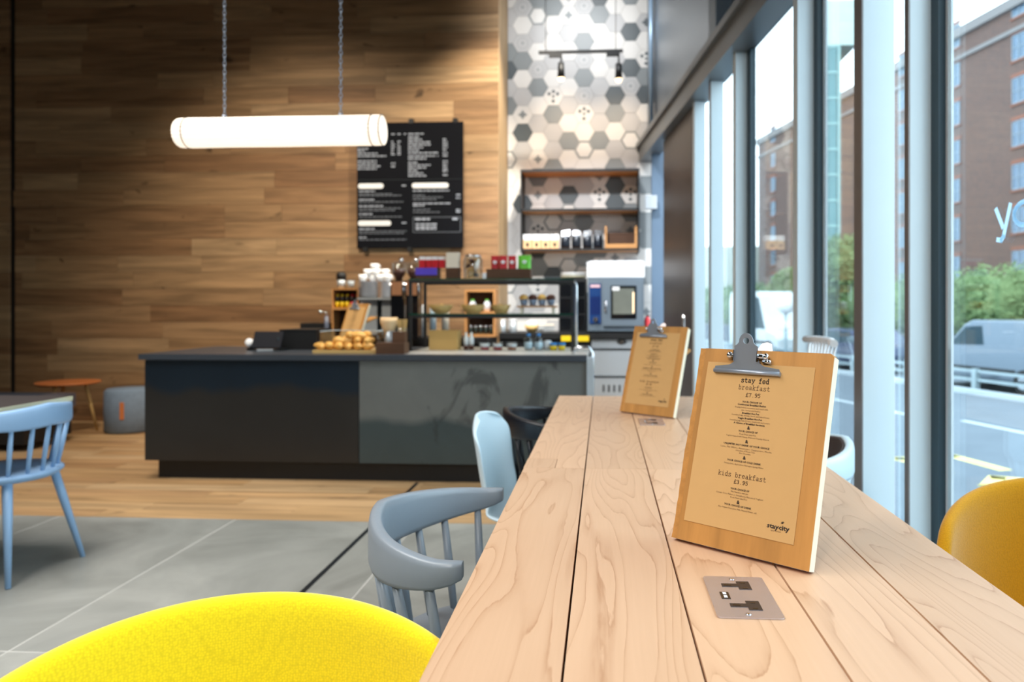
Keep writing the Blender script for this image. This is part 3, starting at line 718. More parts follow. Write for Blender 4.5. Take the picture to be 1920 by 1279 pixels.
    obj('rear_lever', bb, mat('rear_lever_nickel', srgb(206, 192, 190), .35, .8), cl)
    # rear foot that props the board
    th = tilt; L = .15; bb = nb(); yb = .19
    dz = yb * math.cos(th) / 1.0   # height of hinge above the foot end
    prism(bb, [(0, 0), (.09, 0), (.09, .012), (0, .012)], 0, math.hypot(.2, 0) * .95)
    zl = Matrix.Translation((BW / 2 - .045, .19, -BT)) @ Matrix.Rotation(PI + 2 * th + .10, 4, 'X')
    bmesh.ops.transform(bb, matrix=zl, verts=bb.verts); obj('prop_foot', bb, M_clipwood, t)
    return t
TILT = math.radians(16.7); CY = math.atan2(-.63, .776)
c1 = clipboard('large wooden menu clipboard nearest the camera with breakfast prices', (.1247, 1.362, TZ), CY, TILT)
def clipcopy(label, loc, yaw, tilt):
    n = clip_proto(label, loc, yaw, tilt)
    for ch in list(c1.children): copy_tree(ch, n)
    return n
clipcopy('smaller looking wooden menu clipboard standing farther along the oak table', G(1161, 773.7, TZ), math.radians(-40), TILT)

# ================================================================== CHAIRS
def superU(n=40, a=.214, bq=.272, e=1.85, ext=.02):
    P = [(ext, bq)]
    for i in range(n + 1):
        th = PI / 2 + PI * i / n; c, s_ = math.cos(th), math.sin(th)
        P.append((-a * abs(c) ** (2 / e), bq * math.copysign(abs(s_) ** (2 / e), s_)))
    return P + [(ext, -bq)]
def windsor(label, loc, rz, m, inner_m=None, group=None, backz=.760, armz=.725):
    t = thing('spindle_armchair', label, 'chair', loc, rz, group)
    P = superU(); n = len(P); bb = nb(); rings = []; inner_pts = []
    # arc position 0 at the back centre, 1 at the arm ends
    L = [0]
    for i in range(1, n): L.append(L[-1] + math.dist(P[i], P[i - 1]))
    for i, (x, y) in enumerate(P):
        q = abs(L[i] / L[-1] - .5) * 2
        tz = backz + (armz - backz) * min(1, q * 1.15); h = .092 * (1 - q) ** .75 + .034
        h = .034 + .066 * max(0, 1 - q ** 2.1); th = .031 - .002 * q
        if q > .975: h *= .88; th *= .82
        a, c = P[max(i - 1, 0)], P[min(i + 1, n - 1)]; d = Vector((c[0] - a[0], c[1] - a[1])).normalized(); nx, ny = -d.y, d.x
        lean = .18
        sec = []
        for (u, v) in ((-.5, -.38), (-.38, -.5), (.38, -.5), (.5, -.38), (.5, .3), (.42, .45), (.28, .5), (-.28, .5), (-.42, .45), (-.5, .3)):
            # u: across thickness, v: along height
            hx = u * th; hz = tz - h / 2 + v * h
            k = (v - .5) * h * lean
            sec.append(bb.verts.new((x + nx * (hx + k * 0) + (x * -k if False else 0), y + ny * hx, hz)))
        rings.append(sec)
    for A, B in zip(rings, rings[1:]):
        for j in range(10):
            f = bb.faces.new((A[j], A[(j + 1) % 10], B[(j + 1) % 10], B[j])); f.smooth = True
    bb.faces.new(rings[0]); bb.faces.new(rings[-1][::-1])
    obj('back_rail', bb, m, t)
    if inner_m:
        bb = nb(); pr = []
        for i in range(6, n - 6):
            x, y = P[i]; q = abs(L[i] / L[-1] - .5) * 2; h = .034 + .066 * max(0, 1 - q ** 2.1); tz = backz + (armz - backz) * min(1, q * 1.15)
            a, c = P[i - 1], P[i + 1]; d = Vector((c[0] - a[0], c[1] - a[1])).normalized(); nx, ny = -d.y, d.x
            pr.append([bb.verts.new((x + nx * o_, y + ny * o_, z_)) for o_, z_ in ((.0152, tz - .004), (.022, tz - .008), (.022, tz - h + .008), (.0152, tz - h + .004))])
        for A, B in zip(pr, pr[1:]):
            for j in range(4): bb.faces.new((A[j], A[(j + 1) % 4], B[(j + 1) % 4], B[j]))
        obj('rail_inner_strip', bb, inner_m, t)  # dark brown strip along the inside of the rail
    sr = .215
    bb = nb(); lathe(bb, [(.16, .415), (.21, .42), (.237, .438), (.239, .447), (.228, .456), (.15, .450), (.05, .446)], (.028, 0, 0), 36); obj('seat', bb, m, t)
    for k in range(9):
        f = k / 8; i = int(round((.10 + .80 * f) * (n - 1))); tgt = L[-1] * (.09 + .82 * f)
        i = min(range(n), key=lambda j: abs(L[j] - tgt)); x, y = P[i]; q = abs(L[i] / L[-1] - .5) * 2
        h = .034 + .066 * max(0, 1 - q ** 2.1); tz = backz + (armz - backz) * min(1, q * 1.15) - h
        ang = math.atan2(y, x - .028)
        bb = nb(); A = Vector((.028 + .205 * math.cos(ang), .218 * math.sin(ang), .452)); B = Vector((x, y, tz + .006))
        tube(bb, [A, A.lerp(B, .5), B], [.0085, .0105, .0085], 10); obj('spindle', bb, m, t)
    for sx in (-1, 1):
        for sy in (-1, 1):
            bb = nb(); A = Vector((.125 * sx, .125 * sy, .425)); B = Vector((.205 * sx, .205 * sy, 0))
            tube(bb, [A, A.lerp(B, .3), B], [.019, .0185, .011], 14); obj('leg', bb, m, t)
    return t
windsor('dove grey spindle armchair pushed in at the oak table, nearest the camera', (-.275, 1.60, 0), 0, M_greypaint)
windsor('black spindle armchair at the far end of the oak table', (-.20, 3.15, 0), math.radians(6), M_blackpaint)
windsor('light blue spindle armchair with dark inner rail face, right of the table', (.59, 2.50, 0), PI, M_plastic, M_railbrown)
windsor('grey blue spindle armchair at the left edge, tucked under a pale-edged table', (-2.69, 3.17, 0), PI + math.radians(-4), M_greyblue)
# small table beside the left chair
t = thing('side_table', 'dark square table with pale edge behind the left spindle chair', 'table', (-3.0, 3.0, 0))
bb = nb(); bx(bb, -.38, .40, -.45, .46, .728, .752); obj('tabletop', bb, mat('dark_matt_top', srgb(40, 30, 28), .9, 0, .1), t, .002)
bb = nb(); bx(bb, .400, .4035, -.45, .46, .729, .751); obj('edge_band', bb, mat('pale_edge_band', srgb(206, 200, 168), .6), t)
bb = nb(); tube(bb, [(0, 0, .02), (0, 0, .728)], .035, 16); obj('column', bb, M_black, t)
bb = nb(); bx(bb, -.3, .3, -.03, .03, 0, .02); bx(bb, -.03, .03, -.3, .3, 0, .02); obj('base', bb, M_black, t, .003)

def shell_chair(label, loc, rz):
    """one piece moulded shell, faces +X"""
    t = thing('shell_chair', label, 'chair', loc, rz)
    prof = [(.235, .428, .155), (.225, .448, .205), (.17, .452, .225), (.05, .440, .23), (-.06, .437, .228), (-.13, .455, .215), (-.165, .50, .20), (-.182, .57, .195), (-.192, .65, .205), (-.202, .72, .212), (-.207, .765, .195), (-.209, .79, .155), (-.210, .80, .10)]
    bb = nb(); G_ = []; nU = 14
    for i, (x, z, w) in enumerate(prof):
        r = []
        for j in range(nU + 1):
            u = -1 + 2 * j / nU; k = abs(u) ** 2.2
            if i <= 5: p = (x, w * u, z + .022 * k * (1 if i > 1 else .3))
            else: p = (x + .055 * k * (1 - .3 * (i > 9)), w * u, z - (.02 * k if i > 9 else 0))
            r.append(bb.verts.new(p))
        G_.append(r)
    for A, B in zip(G_, G_[1:]):
        for j in range(nU): bb.faces.new((A[j], A[j + 1], B[j + 1], B[j])).smooth = True
    o = obj('shell', bb, M_plastic, t); md = o.modifiers.new('s', 'SOLIDIFY'); md.thickness = .013; md.offset = 0; md = o.modifiers.new('sub', 'SUBSURF'); md.levels = 2; md.render_levels = 2
    for sx in (-1, 1):
        for sy in (-1, 1):
            bb = nb(); tube(bb, [(.09 * sx, .09 * sy, .43), (.21 * sx, .20 * sy, 0)], [.014, .010], 12); obj('leg', bb, M_bamboo, t)
    return t
shell_chair('pale blue moulded shell chair between the grey and black armchairs', (-.25, 2.68, 0), math.radians(-7))

def tub_chair(label, loc, rz, m, side=.70, back=.83, wide=1.0, pw=.75):
    """upholstered tub, faces +X"""
    t = thing('tub_chair', label, 'chair', loc, rz)
    nT, nV = 48, 16; bb = nb(); rings = []
    for v in range(nV + 1):
        q = v / nV; r = []
        for j in range(nT):
            a = 2 * PI * j / nT; cb = .5 - .5 * math.cos(a)          # 0 front, 1 back
            rim = .455 + (side - .455) * min(1, max(0, (cb - .12) / .38)) ** 1.1 if cb < .5 else side + (back - side) * ((cb - .5) / .5) ** pw
            if q < .5: rad = .24 * (q / .5) ** .9; z = .445 + .005 * q
            else:
                s_ = (q - .5) / .5; rad = .24 + .05 * math.sin(s_ * PI / 2) * (1.0 + .35 * cb); z = .448 + (rim - .448) * (s_ ** 1.25)
            X = rad * math.cos(a) * (1.0 if cb < .5 else 1.06); Y = rad * math.sin(a) * 1.02 * wide
            r.append(bb.verts.new((X, Y, z)))
        rings.append(r)
    for A, B in zip(rings, rings[1:]):
        for j in range(nT): bb.faces.new((A[j], A[(j + 1) % nT], B[(j + 1) % nT], B[j])).smooth = True
    bmesh.ops.remove_doubles(bb, verts=bb.verts, dist=.0005)
    o = obj('upholstered_shell', bb, m, t); md = o.modifiers.new('s', 'SOLIDIFY'); md.thickness = .034; md.offset = -1; md.use_even_offset = False
    md = o.modifiers.new('sub', 'SUBSURF'); md.levels = 2; md.render_levels = 2
    for sx in (-1, 1):
        for sy in (-1, 1):
            bb = nb(); tube(bb, [(.11 * sx, .11 * sy, .42), (.23 * sx, .22 * sy, 0)], [.016, .011], 12); obj('leg', bb, M_bamboo, t)
    return t
tub_chair('bright yellow upholstered tub chair in the left foreground', (-.405, .71, 0), math.radians(-70), M_yellow, .65, .79, 1.12)
t2_ = tub_chair('yellow upholstered tub chair by the window, right of the table', (.905, 1.42, 0), math.radians(-118), M_yellow_shaded, .67, .82, .98, .45); t2_.scale = (.88, .88, 1)

# white high chair by the window
t = thing('high_chair', 'white spindle-backed high chair between the table end and the window', 'high chair', (.78, 3.24, 0), PI)
bb = nb(); tube(bb, [(-.15, -.21, 1.04), (-.17, -.1, 1.045), (-.175, 0, 1.046), (-.17, .1, 1.045), (-.15, .21, 1.04)], .016, 12); obj('top_rail', bb, M_white, t)
for k in range(9):
    y = -.19 + .38 * k / 8; bb = nb(); tube(bb, [(-.12, y * .62, .74), (-.165, y, 1.035)], .006, 8); obj('spindle', bb, M_white, t)
bb = nb(); lathe(bb, [(.1, .71), (.16, .715), (.17, .73), (.16, .745)], (0, 0, 0), 28); obj('seat', bb, M_white, t)
for sx in (-1, 1):
    for sy in (-1, 1):
        bb = nb(); tube(bb, [(.09 * sx, .09 * sy, .72), (.2 * sx, .2 * sy, 0)], [.016, .012], 12); obj('leg', bb, M_white, t)

# ================================================================== LEFT BACKGROUND
p = G(218, 815, 0)
t = thing('pouf', 'round blue-grey felt pouf with a tan leather tab beside the counter', 'pouf', (p.x, p.y + .2, 0)); pr = .215
bb = nb(); lathe(bb, [(pr - .02, 0), (pr, .02), (pr + .004, .2), (pr, .39), (pr - .02, .41), (.02, .415)], (0, 0, 0), 40); obj('drum', bb, M_felt, t)
bb = nb(); a = math.radians(-74); bx(bb, -.018, .018, -.004, .004, .14, .30, Matrix.Rotation(a + PI / 2, 4, 'Z') @ Matrix.Translation((0, -pr - .005, 0))); obj('leather_tab', bb, M_leather, t, .003)
p = W(128, 722, 6.7)
t = thing('low_round_table', 'low round table with orange-brown top and slim legs, back left', 'table', (p.x, 6.7, 0))
zt = WZ(128, 716, 6.7) - .02
bb = nb(); lathe(bb, [(.245, zt), (.27, zt + .01), (.268, zt + .022)], (0, 0, 0), 40); obj('tabletop', bb, M_leather, t)
for k in range(3):
    a = k * 2 * PI / 3 + .4; bb = nb(); tube(bb, [(.14 * math.cos(a), .14 * math.sin(a), zt + .005), (.24 * math.cos(a), .24 * math.sin(a), 0)], [.016, .011], 12); obj('leg', bb, M_bamboo, t)
t = thing('bench', 'low dark grey upholstered bench against the left wall behind the chair', 'bench', (W(40, 740, 5.9).x - .42, 6.0, 0))
bb = nb(); bx(bb, -.6, .40, -.3, .3, .31, .42); obj('seat_cushion', bb, mat('bench_cloth', srgb(52, 58, 72), .9, 0, .1, 30), t, .03, seg=3)
bb = nb(); bx(bb, .41, .60, -.3, .3, .31, .42); obj('side_cushion', bb, mat('bench_cloth_warm', srgb(84, 80, 88), .9, 0, .1, 30), t, .03, seg=3)
bb = nb(); bx(bb, -.6, .58, -.27, .27, .06, .31); obj('bench_base', bb, M_black, t, .01)

# ================================================================== FRONT COUNTER
CH = .865; cx0, cx1, cyf, cyb = -3.14, -.107, 4.86, 5.86
t = thing('service_counter', 'long counter clad in blackened steel with dark plinth', 'counter', ((cx0 + cx1) / 2, 5.3, 0)); o0 = t.location
def ct(name, x0, x1, y0, y1, z0, z1, m, par=None, bev=0):
    bb = nb(); bx(bb, x0 - o0.x, x1 - o0.x, y0 - o0.y, y1 - o0.y, z0, z1); return obj(name, bb, m, par or t, bev)
xs_ = WX(672, cyf)
pz = .135
ct('plinth', cx0 + .05, cx1, cyf + .09, cyb, 0, pz, M_black)
ct('steel_panel', cx0, xs_ - .0025, cyf + .012, cyf + .03, pz, CH - .042, M_bandsteel)
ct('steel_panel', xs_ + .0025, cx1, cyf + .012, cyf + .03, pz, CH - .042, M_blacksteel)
ct('steel_panel', cx0 - .001, cx0 + .02, cyf + .03, cyb, pz, CH - .042, M_bandsteel)
ct('carcass', cx0 + .02, cx1, cyf + .03, cyb - .02, pz, CH - .042, M_black)
xw = WX(765, 5.2)
ct('worktop', cx0 - .03, xw, cyf - .015, cyb, CH - .038, CH, M_ctop, None, .003)
ct('worktop_edge', xw + .001, cx1, cyf - .015, cyf + .1, CH - .038, CH, M_ctop, None, .003)
ct('steel_worktop', xw + .001, cx1, cyf + .101, cyb, CH - .038, CH, mat('pale_steel_top', srgb(206, 204, 200), .38, .5, .03, 3), None, .003)
ct('end_trim', cx1 + .001, cx1 + .045, cyf - .01, cyf + .05, .0, CH - .01, mat('pale_aluminium', srgb(206, 216, 224), .35, .7), None, .004)
bb = nb(); zz = CH + .012; tube(bb, [(cx1 - .1 - o0.x, 5.0 - o0.y, CH), (cx1 - .09 - o0.x, 5.0 - o0.y, zz + .02), (cx1 - .06 - o0.x, 5.0 - o0.y, zz + .035), (cx1 + .01 - o0.x, 5.0 - o0.y, zz + .035), (cx1 + .035 - o0.x, 5.0 - o0.y, zz), (cx1 + .035 - o0.x, 5.0 - o0.y, .4)], .013, 10); obj('guard_rail', bb, M_chrome, t)

# ================================================================== BACK COUNTERS AND EQUIPMENT
BH2 = .90
t = thing('back_counter', 'dark back counter behind the service counter along the timber wall', 'counter', (-1.9, 7.0, 0))
bb = nb(); bx(bb, -1.25, .845, -.28, .31, .0, BH2 - .05); obj('cabinet_body', bb, M_black, t)
bb = nb(); bx(bb, -1.25, .845, -.31, .31, BH2 - .048, BH2); obj('worktop', bb, M_black, t, .004)
BZ = .925; ty0 = 7.3
t = thing('kitchen_counter', 'black-topped counter under the oven along the tiled wall', 'counter', (-.3, 7.68, 0))
xa, xb_ = -1.04 + .3, WX(1108, 7.3) + .3; xc = WX(1238, 7.3) + .3
bb = nb(); bx(bb, xa, xb_ - .005, -.30, .36, 0, BZ - .06); obj('open_cabinet', bb, M_black, t)
bb = nb(); bx(bb, xa, xc, -.34, .36, BZ - .055, BZ); obj('worktop', bb, M_black, t, .004)
t2 = thing('refrigerated_drawers', 'stainless steel refrigerated drawer unit under the oven end of the counter', 'refrigerator', (-.3, 7.68, 0))
z1 = WZ(1150, 657, 7.3); z2 = WZ(1150, 709, 7.3)
bb = nb(); bx(bb, xb_, xc - .02, -.28, .33, .05, BZ - .06); obj('carcass', bb, M_darkmetal, t2)
for (za, zb_, nm) in ((z1 + .006, BZ - .065, 'drawer'), (z2 + .006, z1 - .006, 'drawer'), (.1, z2 - .006, 'vent_panel')):
    bb = nb(); bx(bb, xb_ + .004, xc - .024, -.31, -.281, za, zb_); d = obj(nm, bb, M_steel, t2, .004)
    if nm == 'drawer':
        bb = nb(); bx(bb, xb_ + .01, xc - .03, -.318, -.3105, za + .0, za + .012); obj('lip_handle', bb, M_chrome, d)
    else:
        bb = nb()
        for i in range(6):
            X0 = WX(1130 + i * 10, 7.37) + .3; bx(bb, X0, X0 + .018, -.3115, -.3095, zb_ - .14, zb_ - .07)
        obj('vent_slots', bb, M_black, d)
bb = nb(); q = W(1166, 641, 7.36); lathe(bb, [(.05, 0), (.046, .006)], (0, 0, 0), 24); bmesh.ops.transform(bb, matrix=Matrix.Translation((q.x + .3, -.310, q.z)) @ Matrix.Rotation(PI / 2, 4, 'X') @ Matrix.Diagonal((1, .55, 1, 1)), verts=bb.verts); obj('oval_badge', bb, M_darkmetal, t2)
bb = nb(); lathe(bb, [(.03, 0), (.026, .004)], (0, 0, 0), 24); bmesh.ops.transform(bb, matrix=Matrix.Translation((q.x + .3, -.317, q.z)) @ Matrix.Rotation(PI / 2, 4, 'X') @ Matrix.Diagonal((1, .55, 1, 1)), verts=bb.verts); obj('badge_centre', bb, M_chrome, t2)
# yellow folded item under the worktop
# oven
oy = 7.42; ox0, ox1 = WX(1102, oy), WX(1207, oy); oz1 = WZ(1150, 520, oy)
t = thing('combi_oven', 'grey steel combi oven with blue control strip on the kitchen counter', 'oven', ((ox0 + ox1) / 2, oy, BZ)); w = (ox1 - ox0) / 2; H = oz1 - BZ
bb = nb(); bx(bb, -w, w, 0, .5, .02, H); obj('body', bb, M_ovensteel, t, .008)
for sx in (-1, 1):
    for yy_ in (.05, .45): bb = nb(); lathe(bb, [(.02, 0), (.02, .02)], (sx * (w - .05), yy_, 0), 12); obj('foot', bb, M_black, t)
def ol(px): return WX(px, oy) - t.location.x
def oz(py): return WZ(1150, py, oy) - BZ
bb = nb(); bx(bb, ol(1105), ol(1127), -.012, -.001, oz(607), oz(532)); cp = obj('control_panel', bb, M_ovenblue, t, .002)
bb = nb(); bx(bb, ol(1107), ol(1125), -.014, -.0125, oz(539), oz(534)); obj('badge_strip', bb, mat('red_badge', srgb(230, 190, 196), .4, 0), cp)
bb = nb(); bx(bb, ol(1107), ol(1125), -.014, -.0125, oz(590), oz(556)); obj('display', bb, mat('oven_screen', srgb(30, 46, 96), .1), cp)
bb = nb(); lathe(bb, [(.026, 0), (.022, .02)], (0, 0, 0), 20); bmesh.ops.transform(bb, matrix=Matrix.Translation((ol(1117), -.012, oz(599))) @ Matrix.Rotation(PI / 2, 4, 'X'), verts=bb.verts); obj('dial', bb, M_chrome, cp)
bb = nb(); bx(bb, ol(1131), ol(1204), -.03, -.001, oz(611), oz(527)); dr = obj('door', bb, M_ovensteel, t, .006)
bb = nb(); bx(bb, ol(1145), ol(1193), -.034, -.0305, oz(598), oz(536)); obj('window_frame', bb, M_gloss, dr, .001)
bb = nb(); bx(bb, ol(1149), ol(1189), -.037, -.0345, oz(589), oz(541)); obj('window_glass', bb, mat('oven_window', srgb(112, 116, 108), .12, 0, .3, 6), dr)
bb = nb(); bx(bb, ol(1148), ol(1161), -.039, -.0372, oz(545), oz(538)); obj('badge', bb, M_white, dr)
bb = nb(); bx(bb, ol(1186), ol(1188.5), -.039, -.0372, oz(587), oz(548)); obj('lit_strip', bb, emis('oven_lamp', (1, .72, .45, 1), 1.0), dr)
bb = nb(); tube(bb, [(ol(1136), -.03, oz(586)), (ol(1135), -.055, oz(582)), (ol(1136), -.055, oz(566)), (ol(1136), -.03, oz(563))], .011, 10); obj('handle', bb, M_chrome, dr)
t = thing('white_container', 'long rounded white container lying on top of the oven', 'container', ((ox0 + ox1) / 2, oy + .25, oz1 + .001))
bb = nb(); hz = WZ(1150, 491, oy) - oz1; bx(bb, -w - .01, w + .01, -.24, .2, 0, hz); obj('body', bb, M_white, t, .035, seg=4)
bb = nb(); bx(bb, -w + .02, w - .01, -.2, .16, hz, hz + .012); obj('lid', bb, M_white, t, .005)
# black appliance left of the oven with plates on top
ax0, ax1 = WX(1048, 7.5), WX(1099, 7.5); az = WZ(1070, 522, 7.5)
t = thing('black_cabinet_fridge', 'tall black undercabinet appliance left of the oven', 'appliance', ((ax0 + ax1) / 2, 7.5, BZ)); w2 = (ax1 - ax0) / 2
bb = nb(); bx(bb, -w2, w2, 0, .4, 0, az - BZ); obj('housing', bb, M_black, t, .006)
for k in range(3):
    bb = nb(); bx(bb, -w2 + .012, w2 - .012, -.008, -.001, .03 + k * .17, .18 + k * .17); obj('front_panel', bb, M_gloss, t, .002)
for k in range(3):
    o = thing('plate', 'white oval plate on the black appliance, %s of the stack of three' % ('bottom', 'middle', 'top')[k], 'plate', (t.location.x + .005, 7.66, az + .001 + k * .021), 0, 'plates on the black appliance')
    bb = nb(); lathe(bb, [(.09, 0), (.13, .012), (.138, .02), (.12, .018)], (0, 0, 0), 32); obj('dish', bb, M_white if k else mat('cream_plate', srgb(214, 208, 180), .4), o)
# fire extinguisher
p = W(1214, 612, 7.5)
t = thing('fire_extinguisher', 'small red fire extinguisher standing right of the oven', 'extinguisher', (p.x + .003, 7.60, BZ))
bb = nb(); lathe(bb, [(.028, 0), (.03, .01), (.03, .13), (.02, .155), (.01, .165)], (0, 0, 0), 20); obj('cylinder', bb, M_red, t)
bb = nb(); bx(bb, -.008, .03, -.008, .008, .165, .18); obj('valve', bb, M_black, t)
# wall shelves
sy = 7.72
t = thing('wall_shelf', 'black framed wall shelf with three timber boards on the tiled wall', 'shelf', (WX(1087, sy), 7.9, WZ(1087, 317, sy))); o1 = t.location
def sl(px): return WX(px, sy) - o1.x
def sz(py): return WZ(1087, py, sy) - o1.z
X0, X1 = sl(976), sl(1199)
for py in (317, 391, 466):
    bb = nb(); bx(bb, X0 + .012, X1 - .012, -.17, .15, sz(py) - .022, sz(py) - .004); sb = obj('shelf_board', bb, M_tan, t)
    bb = nb(); bx(bb, X0, X1, -.18, -.171, sz(py) - .024, sz(py) + .002); obj('front_lip', bb, M_black, sb)
for X in (X0, X1 - .012):
    bb = nb(); bx(bb, X, X + .012, -.18, -.165, sz(468) - .03, sz(317) - .003); bx(bb, X, X + .012, .135, .15, sz(468) - .03, sz(317) - .003); bx(bb, X + .003, X + .009, -.165, .135, sz(468) - .03, sz(317) - .003); obj('side_frame', bb, M_black, t)
zs = o1.z + sz(466) + .001 - .004
for i in range(4):
    a, c = WX(981 + i * 17, 7.77), WX(997 + i * 17, 7.77)
    t = thing('kraft_box', 'kraft box with white top on the shelf, %s of the row of four' % ['leftmost', 'second from left', 'third from left', 'rightmost'][i], 'box', ((a + c) / 2, 7.80, zs)); w = (c - a) / 2 - .001
    bb = nb(); bx(bb, -w, w, -.04, .04, 0, .10); obj('box_body', bb, M_kraftbox, t, .003)
    bb = nb(); bx(bb, -w, w, -.04, .04, .1005, .158); obj('box_top', bb, M_white, t, .004)
    bb = nb(); prism(bb, [(-.012, .03), (.014, .028), (.016, .062), (0, .072), (-.015, .06)], 0, .001, Matrix.Translation((0, -.0405, 0)) @ Matrix.Rotation(PI / 2, 4, 'X')); obj('printed_mark', bb, M_black, t)
for i in range(4):
    a = WX(1060 + i * 20.5, 7.77)
    t = thing('coffee_pouch', 'dark foil coffee pouch with crinkled top on the shelf, %s of four' % ['leftmost', 'second from left', 'third from left', 'rightmost'][i], 'pouch', (a, 7.80, zs))
    bb = nb(); rings = []
    for q, (wx_, dy_) in enumerate(((.048, .034), (.05, .038), (.050, .032), (.048, .016), (.05, .005))):
        z_ = q * .049; rings.append([bb.verts.new((wx_ * x_, dy_ * y_, z_)) for x_, y_ in ((-1, -.6), (-.6, -1), (.6, -1), (1, -.6), (1, .6), (.6, 1), (-.6, 1), (-1, .6))])
    for A, B in zip(rings, rings[1:]):
        for j in range(8): bb.faces.new((A[j], A[(j + 1) % 8], B[(j + 1) % 8], B[j])).smooth = True
    bb.faces.new(rings[0][::-1]); bb.faces.new(rings[-1]); obj('pouch_body', bb, M_navy, t)
    bb = nb(); rr = random.Random(i)
    for q in range(5): x_ = -.035 + q * .017; bx(bb, x_, x_ + .012, -.034 + rr.uniform(0, .01), -.026 + rr.uniform(0, .01), .14 + rr.uniform(-.01, .01), .19 + rr.uniform(0, .014))
    obj('foil_highlight', bb, M_chrome, t)
a, c = WX(1134, 7.77), WX(1194, 7.77)
t = thing('wooden_crate', 'low open orange-brown wooden crate at the right end of the shelf', 'crate', ((a + c) / 2, 7.80, zs)); w = (c - a) / 2
for (x_0, x_1) in ((-w, -w + .022), (w - .022, w)): bb = nb(); bx(bb, x_0, x_1, -.08, .08, 0, .235); obj('side_board', bb, M_tan, t, .002)
bb = nb(); bx(bb, -w + .023, w - .023, -.08, -.066, 0, .05); obj('front_board', bb, M_tan, t)
bb = nb(); bx(bb, -w + .023, w - .023, .066, .08, 0, .18); obj('back_board', bb, M_dkwood, t)
bb = nb(); bx(bb, -w + .023, w - .023, -.065, .065, 0, .01); obj('bottom_board', bb, M_dkwood, t)

# espresso machine, plates and cups
ey = 6.78; ex0, ex1 = WX(674, ey), WX(768, ey)
t = thing('espresso_machine', 'steel espresso machine on the back counter left of the display case', 'coffee machine', ((ex0 + ex1) / 2, ey, BH2)); w = (ex1 - ex0) / 2; zt = WZ(720, 562, ey) - BH2
bb = nb(); bx(bb, -w, w, .05, .42, .03, zt); obj('body', bb, M_darkmetal, t, .01)
for (a, c) in ((676, 708), (717, 742)):
    bb = nb(); bx(bb, WX(a, ey) - t.location.x, WX(c, ey) - t.location.x, -.02, .049, .03, zt); obj('steel_panel', bb, M_steel, t, .006)
bb = nb(); bx(bb, -w, w, -.06, .45, zt, zt + .02); obj('top_tray', bb, M_steel, t, .004)
bb = nb(); bx(bb, WX(743, ey) - t.location.x, w, -.03, .049, .12, .26); gh = obj('group_head', bb, M_gloss, t, .006)
bb = nb(); lathe(bb, [(.02, 0), (.02, .01)], (0, 0, 0), 16); bmesh.ops.transform(bb, matrix=Matrix.Translation((w - .05, -.031, .2)) @ Matrix.Rotation(PI / 2, 4, 'X'), verts=bb.verts); obj('gauge', bb, M_chrome, gh)
bb = nb(); bx(bb, -w, w, -.12, .45, 0, .028); obj('drip_tray', bb, M_darkmetal, t, .004)
tz = BH2 + zt + .021
for (pxc, cnt, gname, lab, rad) in ((692, 6, 'left saucer stack', 'white saucer in the left stack on the espresso machine', .105), (726, 6, 'right saucer stack', 'white saucer in the right stack on the espresso machine', .07)):
    for k in range(cnt):
        o = thing('saucer', lab + ', ' + ('lowest', 'second from bottom', 'third from bottom', 'fourth from bottom', 'fifth from bottom', 'topmost')[k], 'saucer', (WX(pxc, ey + .12), ey + .12, tz + k * .026), 0, gname)
        bb = nb(); lathe(bb, [(rad * .6, 0), (rad, .02), (rad * 1.02, .024), (rad * .6, .018)], (0, 0, 0), 24); obj('dish', bb, bpy.data.materials.get('saucer_glaze') or mat('saucer_glaze', srgb(176, 180, 188), .3, 0, .03), o)
ctop = tz + 6 * .026 + .002
cups = [(682, 0, 0), (698, 0, .05), (672 + 42, 0, .02), (728, 0, 0), (690, 1, .02), (704, 1, .03), (722, 1, .02), (702, 2, .03)]
for i, (px, lv, dy) in enumerate(cups):
    o = thing('cup', 'white coffee cup in the heap on top of the saucer stacks', 'cup', (WX(px, ey + .12), ey + .12 + dy - .02, ctop + lv * .052 - (.0)), R.uniform(0, 6), 'coffee cups heaped on the espresso machine')
    bb = nb(); lathe(bb, [(.022, 0), (.036, .02), (.042, .06), (.038, .058), (.03, .02), (.01, .01)], (0, 0, 0), 20); obj('bowl', bb, M_white, o)
    bb = nb(); tube(bb, [(.040, 0, .05), (.058, 0, .045), (.056, 0, .025), (.036, 0, .02)], .005, 8); obj('handle', bb, M_white, o)
# grinders
for px, lab in ((748, 'coffee grinder with clear bean hopper beside the espresso cups'), (776, 'coffee grinder with clear hopper partly behind the display case')):
    gy = 6.55
    t = thing('coffee_grinder', lab, 'grinder', (WX(px, gy), gy, BH2)); H = WZ(px, 527, gy) - BH2
    bb = nb(); bx(bb, -.055, .055, -.07, .09, 0, H); obj('grinder_body', bb, M_gloss, t, .01)
    bb = nb(); bx(bb, -.046, .046, -.075, -.0705, H - .13, H - .01); obj('front_plate', bb, mat('copper_plate', srgb(206, 150, 112), .3, .6), t, .002)
    for s_ in (-1, 1): bb = nb(); tube(bb, [(s_ * .058, -.06, H - .16), (s_ * .058, -.06, H)], .006, 8); obj('side_rod', bb, M_chrome, t)
    bb = nb(); lathe(bb, [(.03, H), (.035, H + .03), (.065, H + .07), (.068, H + .15), (.062, H + .15), (.058, H + .07)], (0, 0, 0), 22); obj('hopper', bb, M_clear, t)
    bb = nb(); lathe(bb, [(.028, H + .005), (.033, H + .03), (.058, H + .07), (.058, H + .10)], (0, 0, 0), 20); obj('coffee_beans', bb, M_choc, t)
    bb = nb(); lathe(bb, [(.07, H + .151), (.066, H + .17), (.02, H + .18)], (0, 0, 0), 22); obj('hopper_lid', bb, M_clear, t)
    bb = nb(); ball(bb, (.02, 0, H + .19), .022); obj('knob', bb, M_chrome, t)
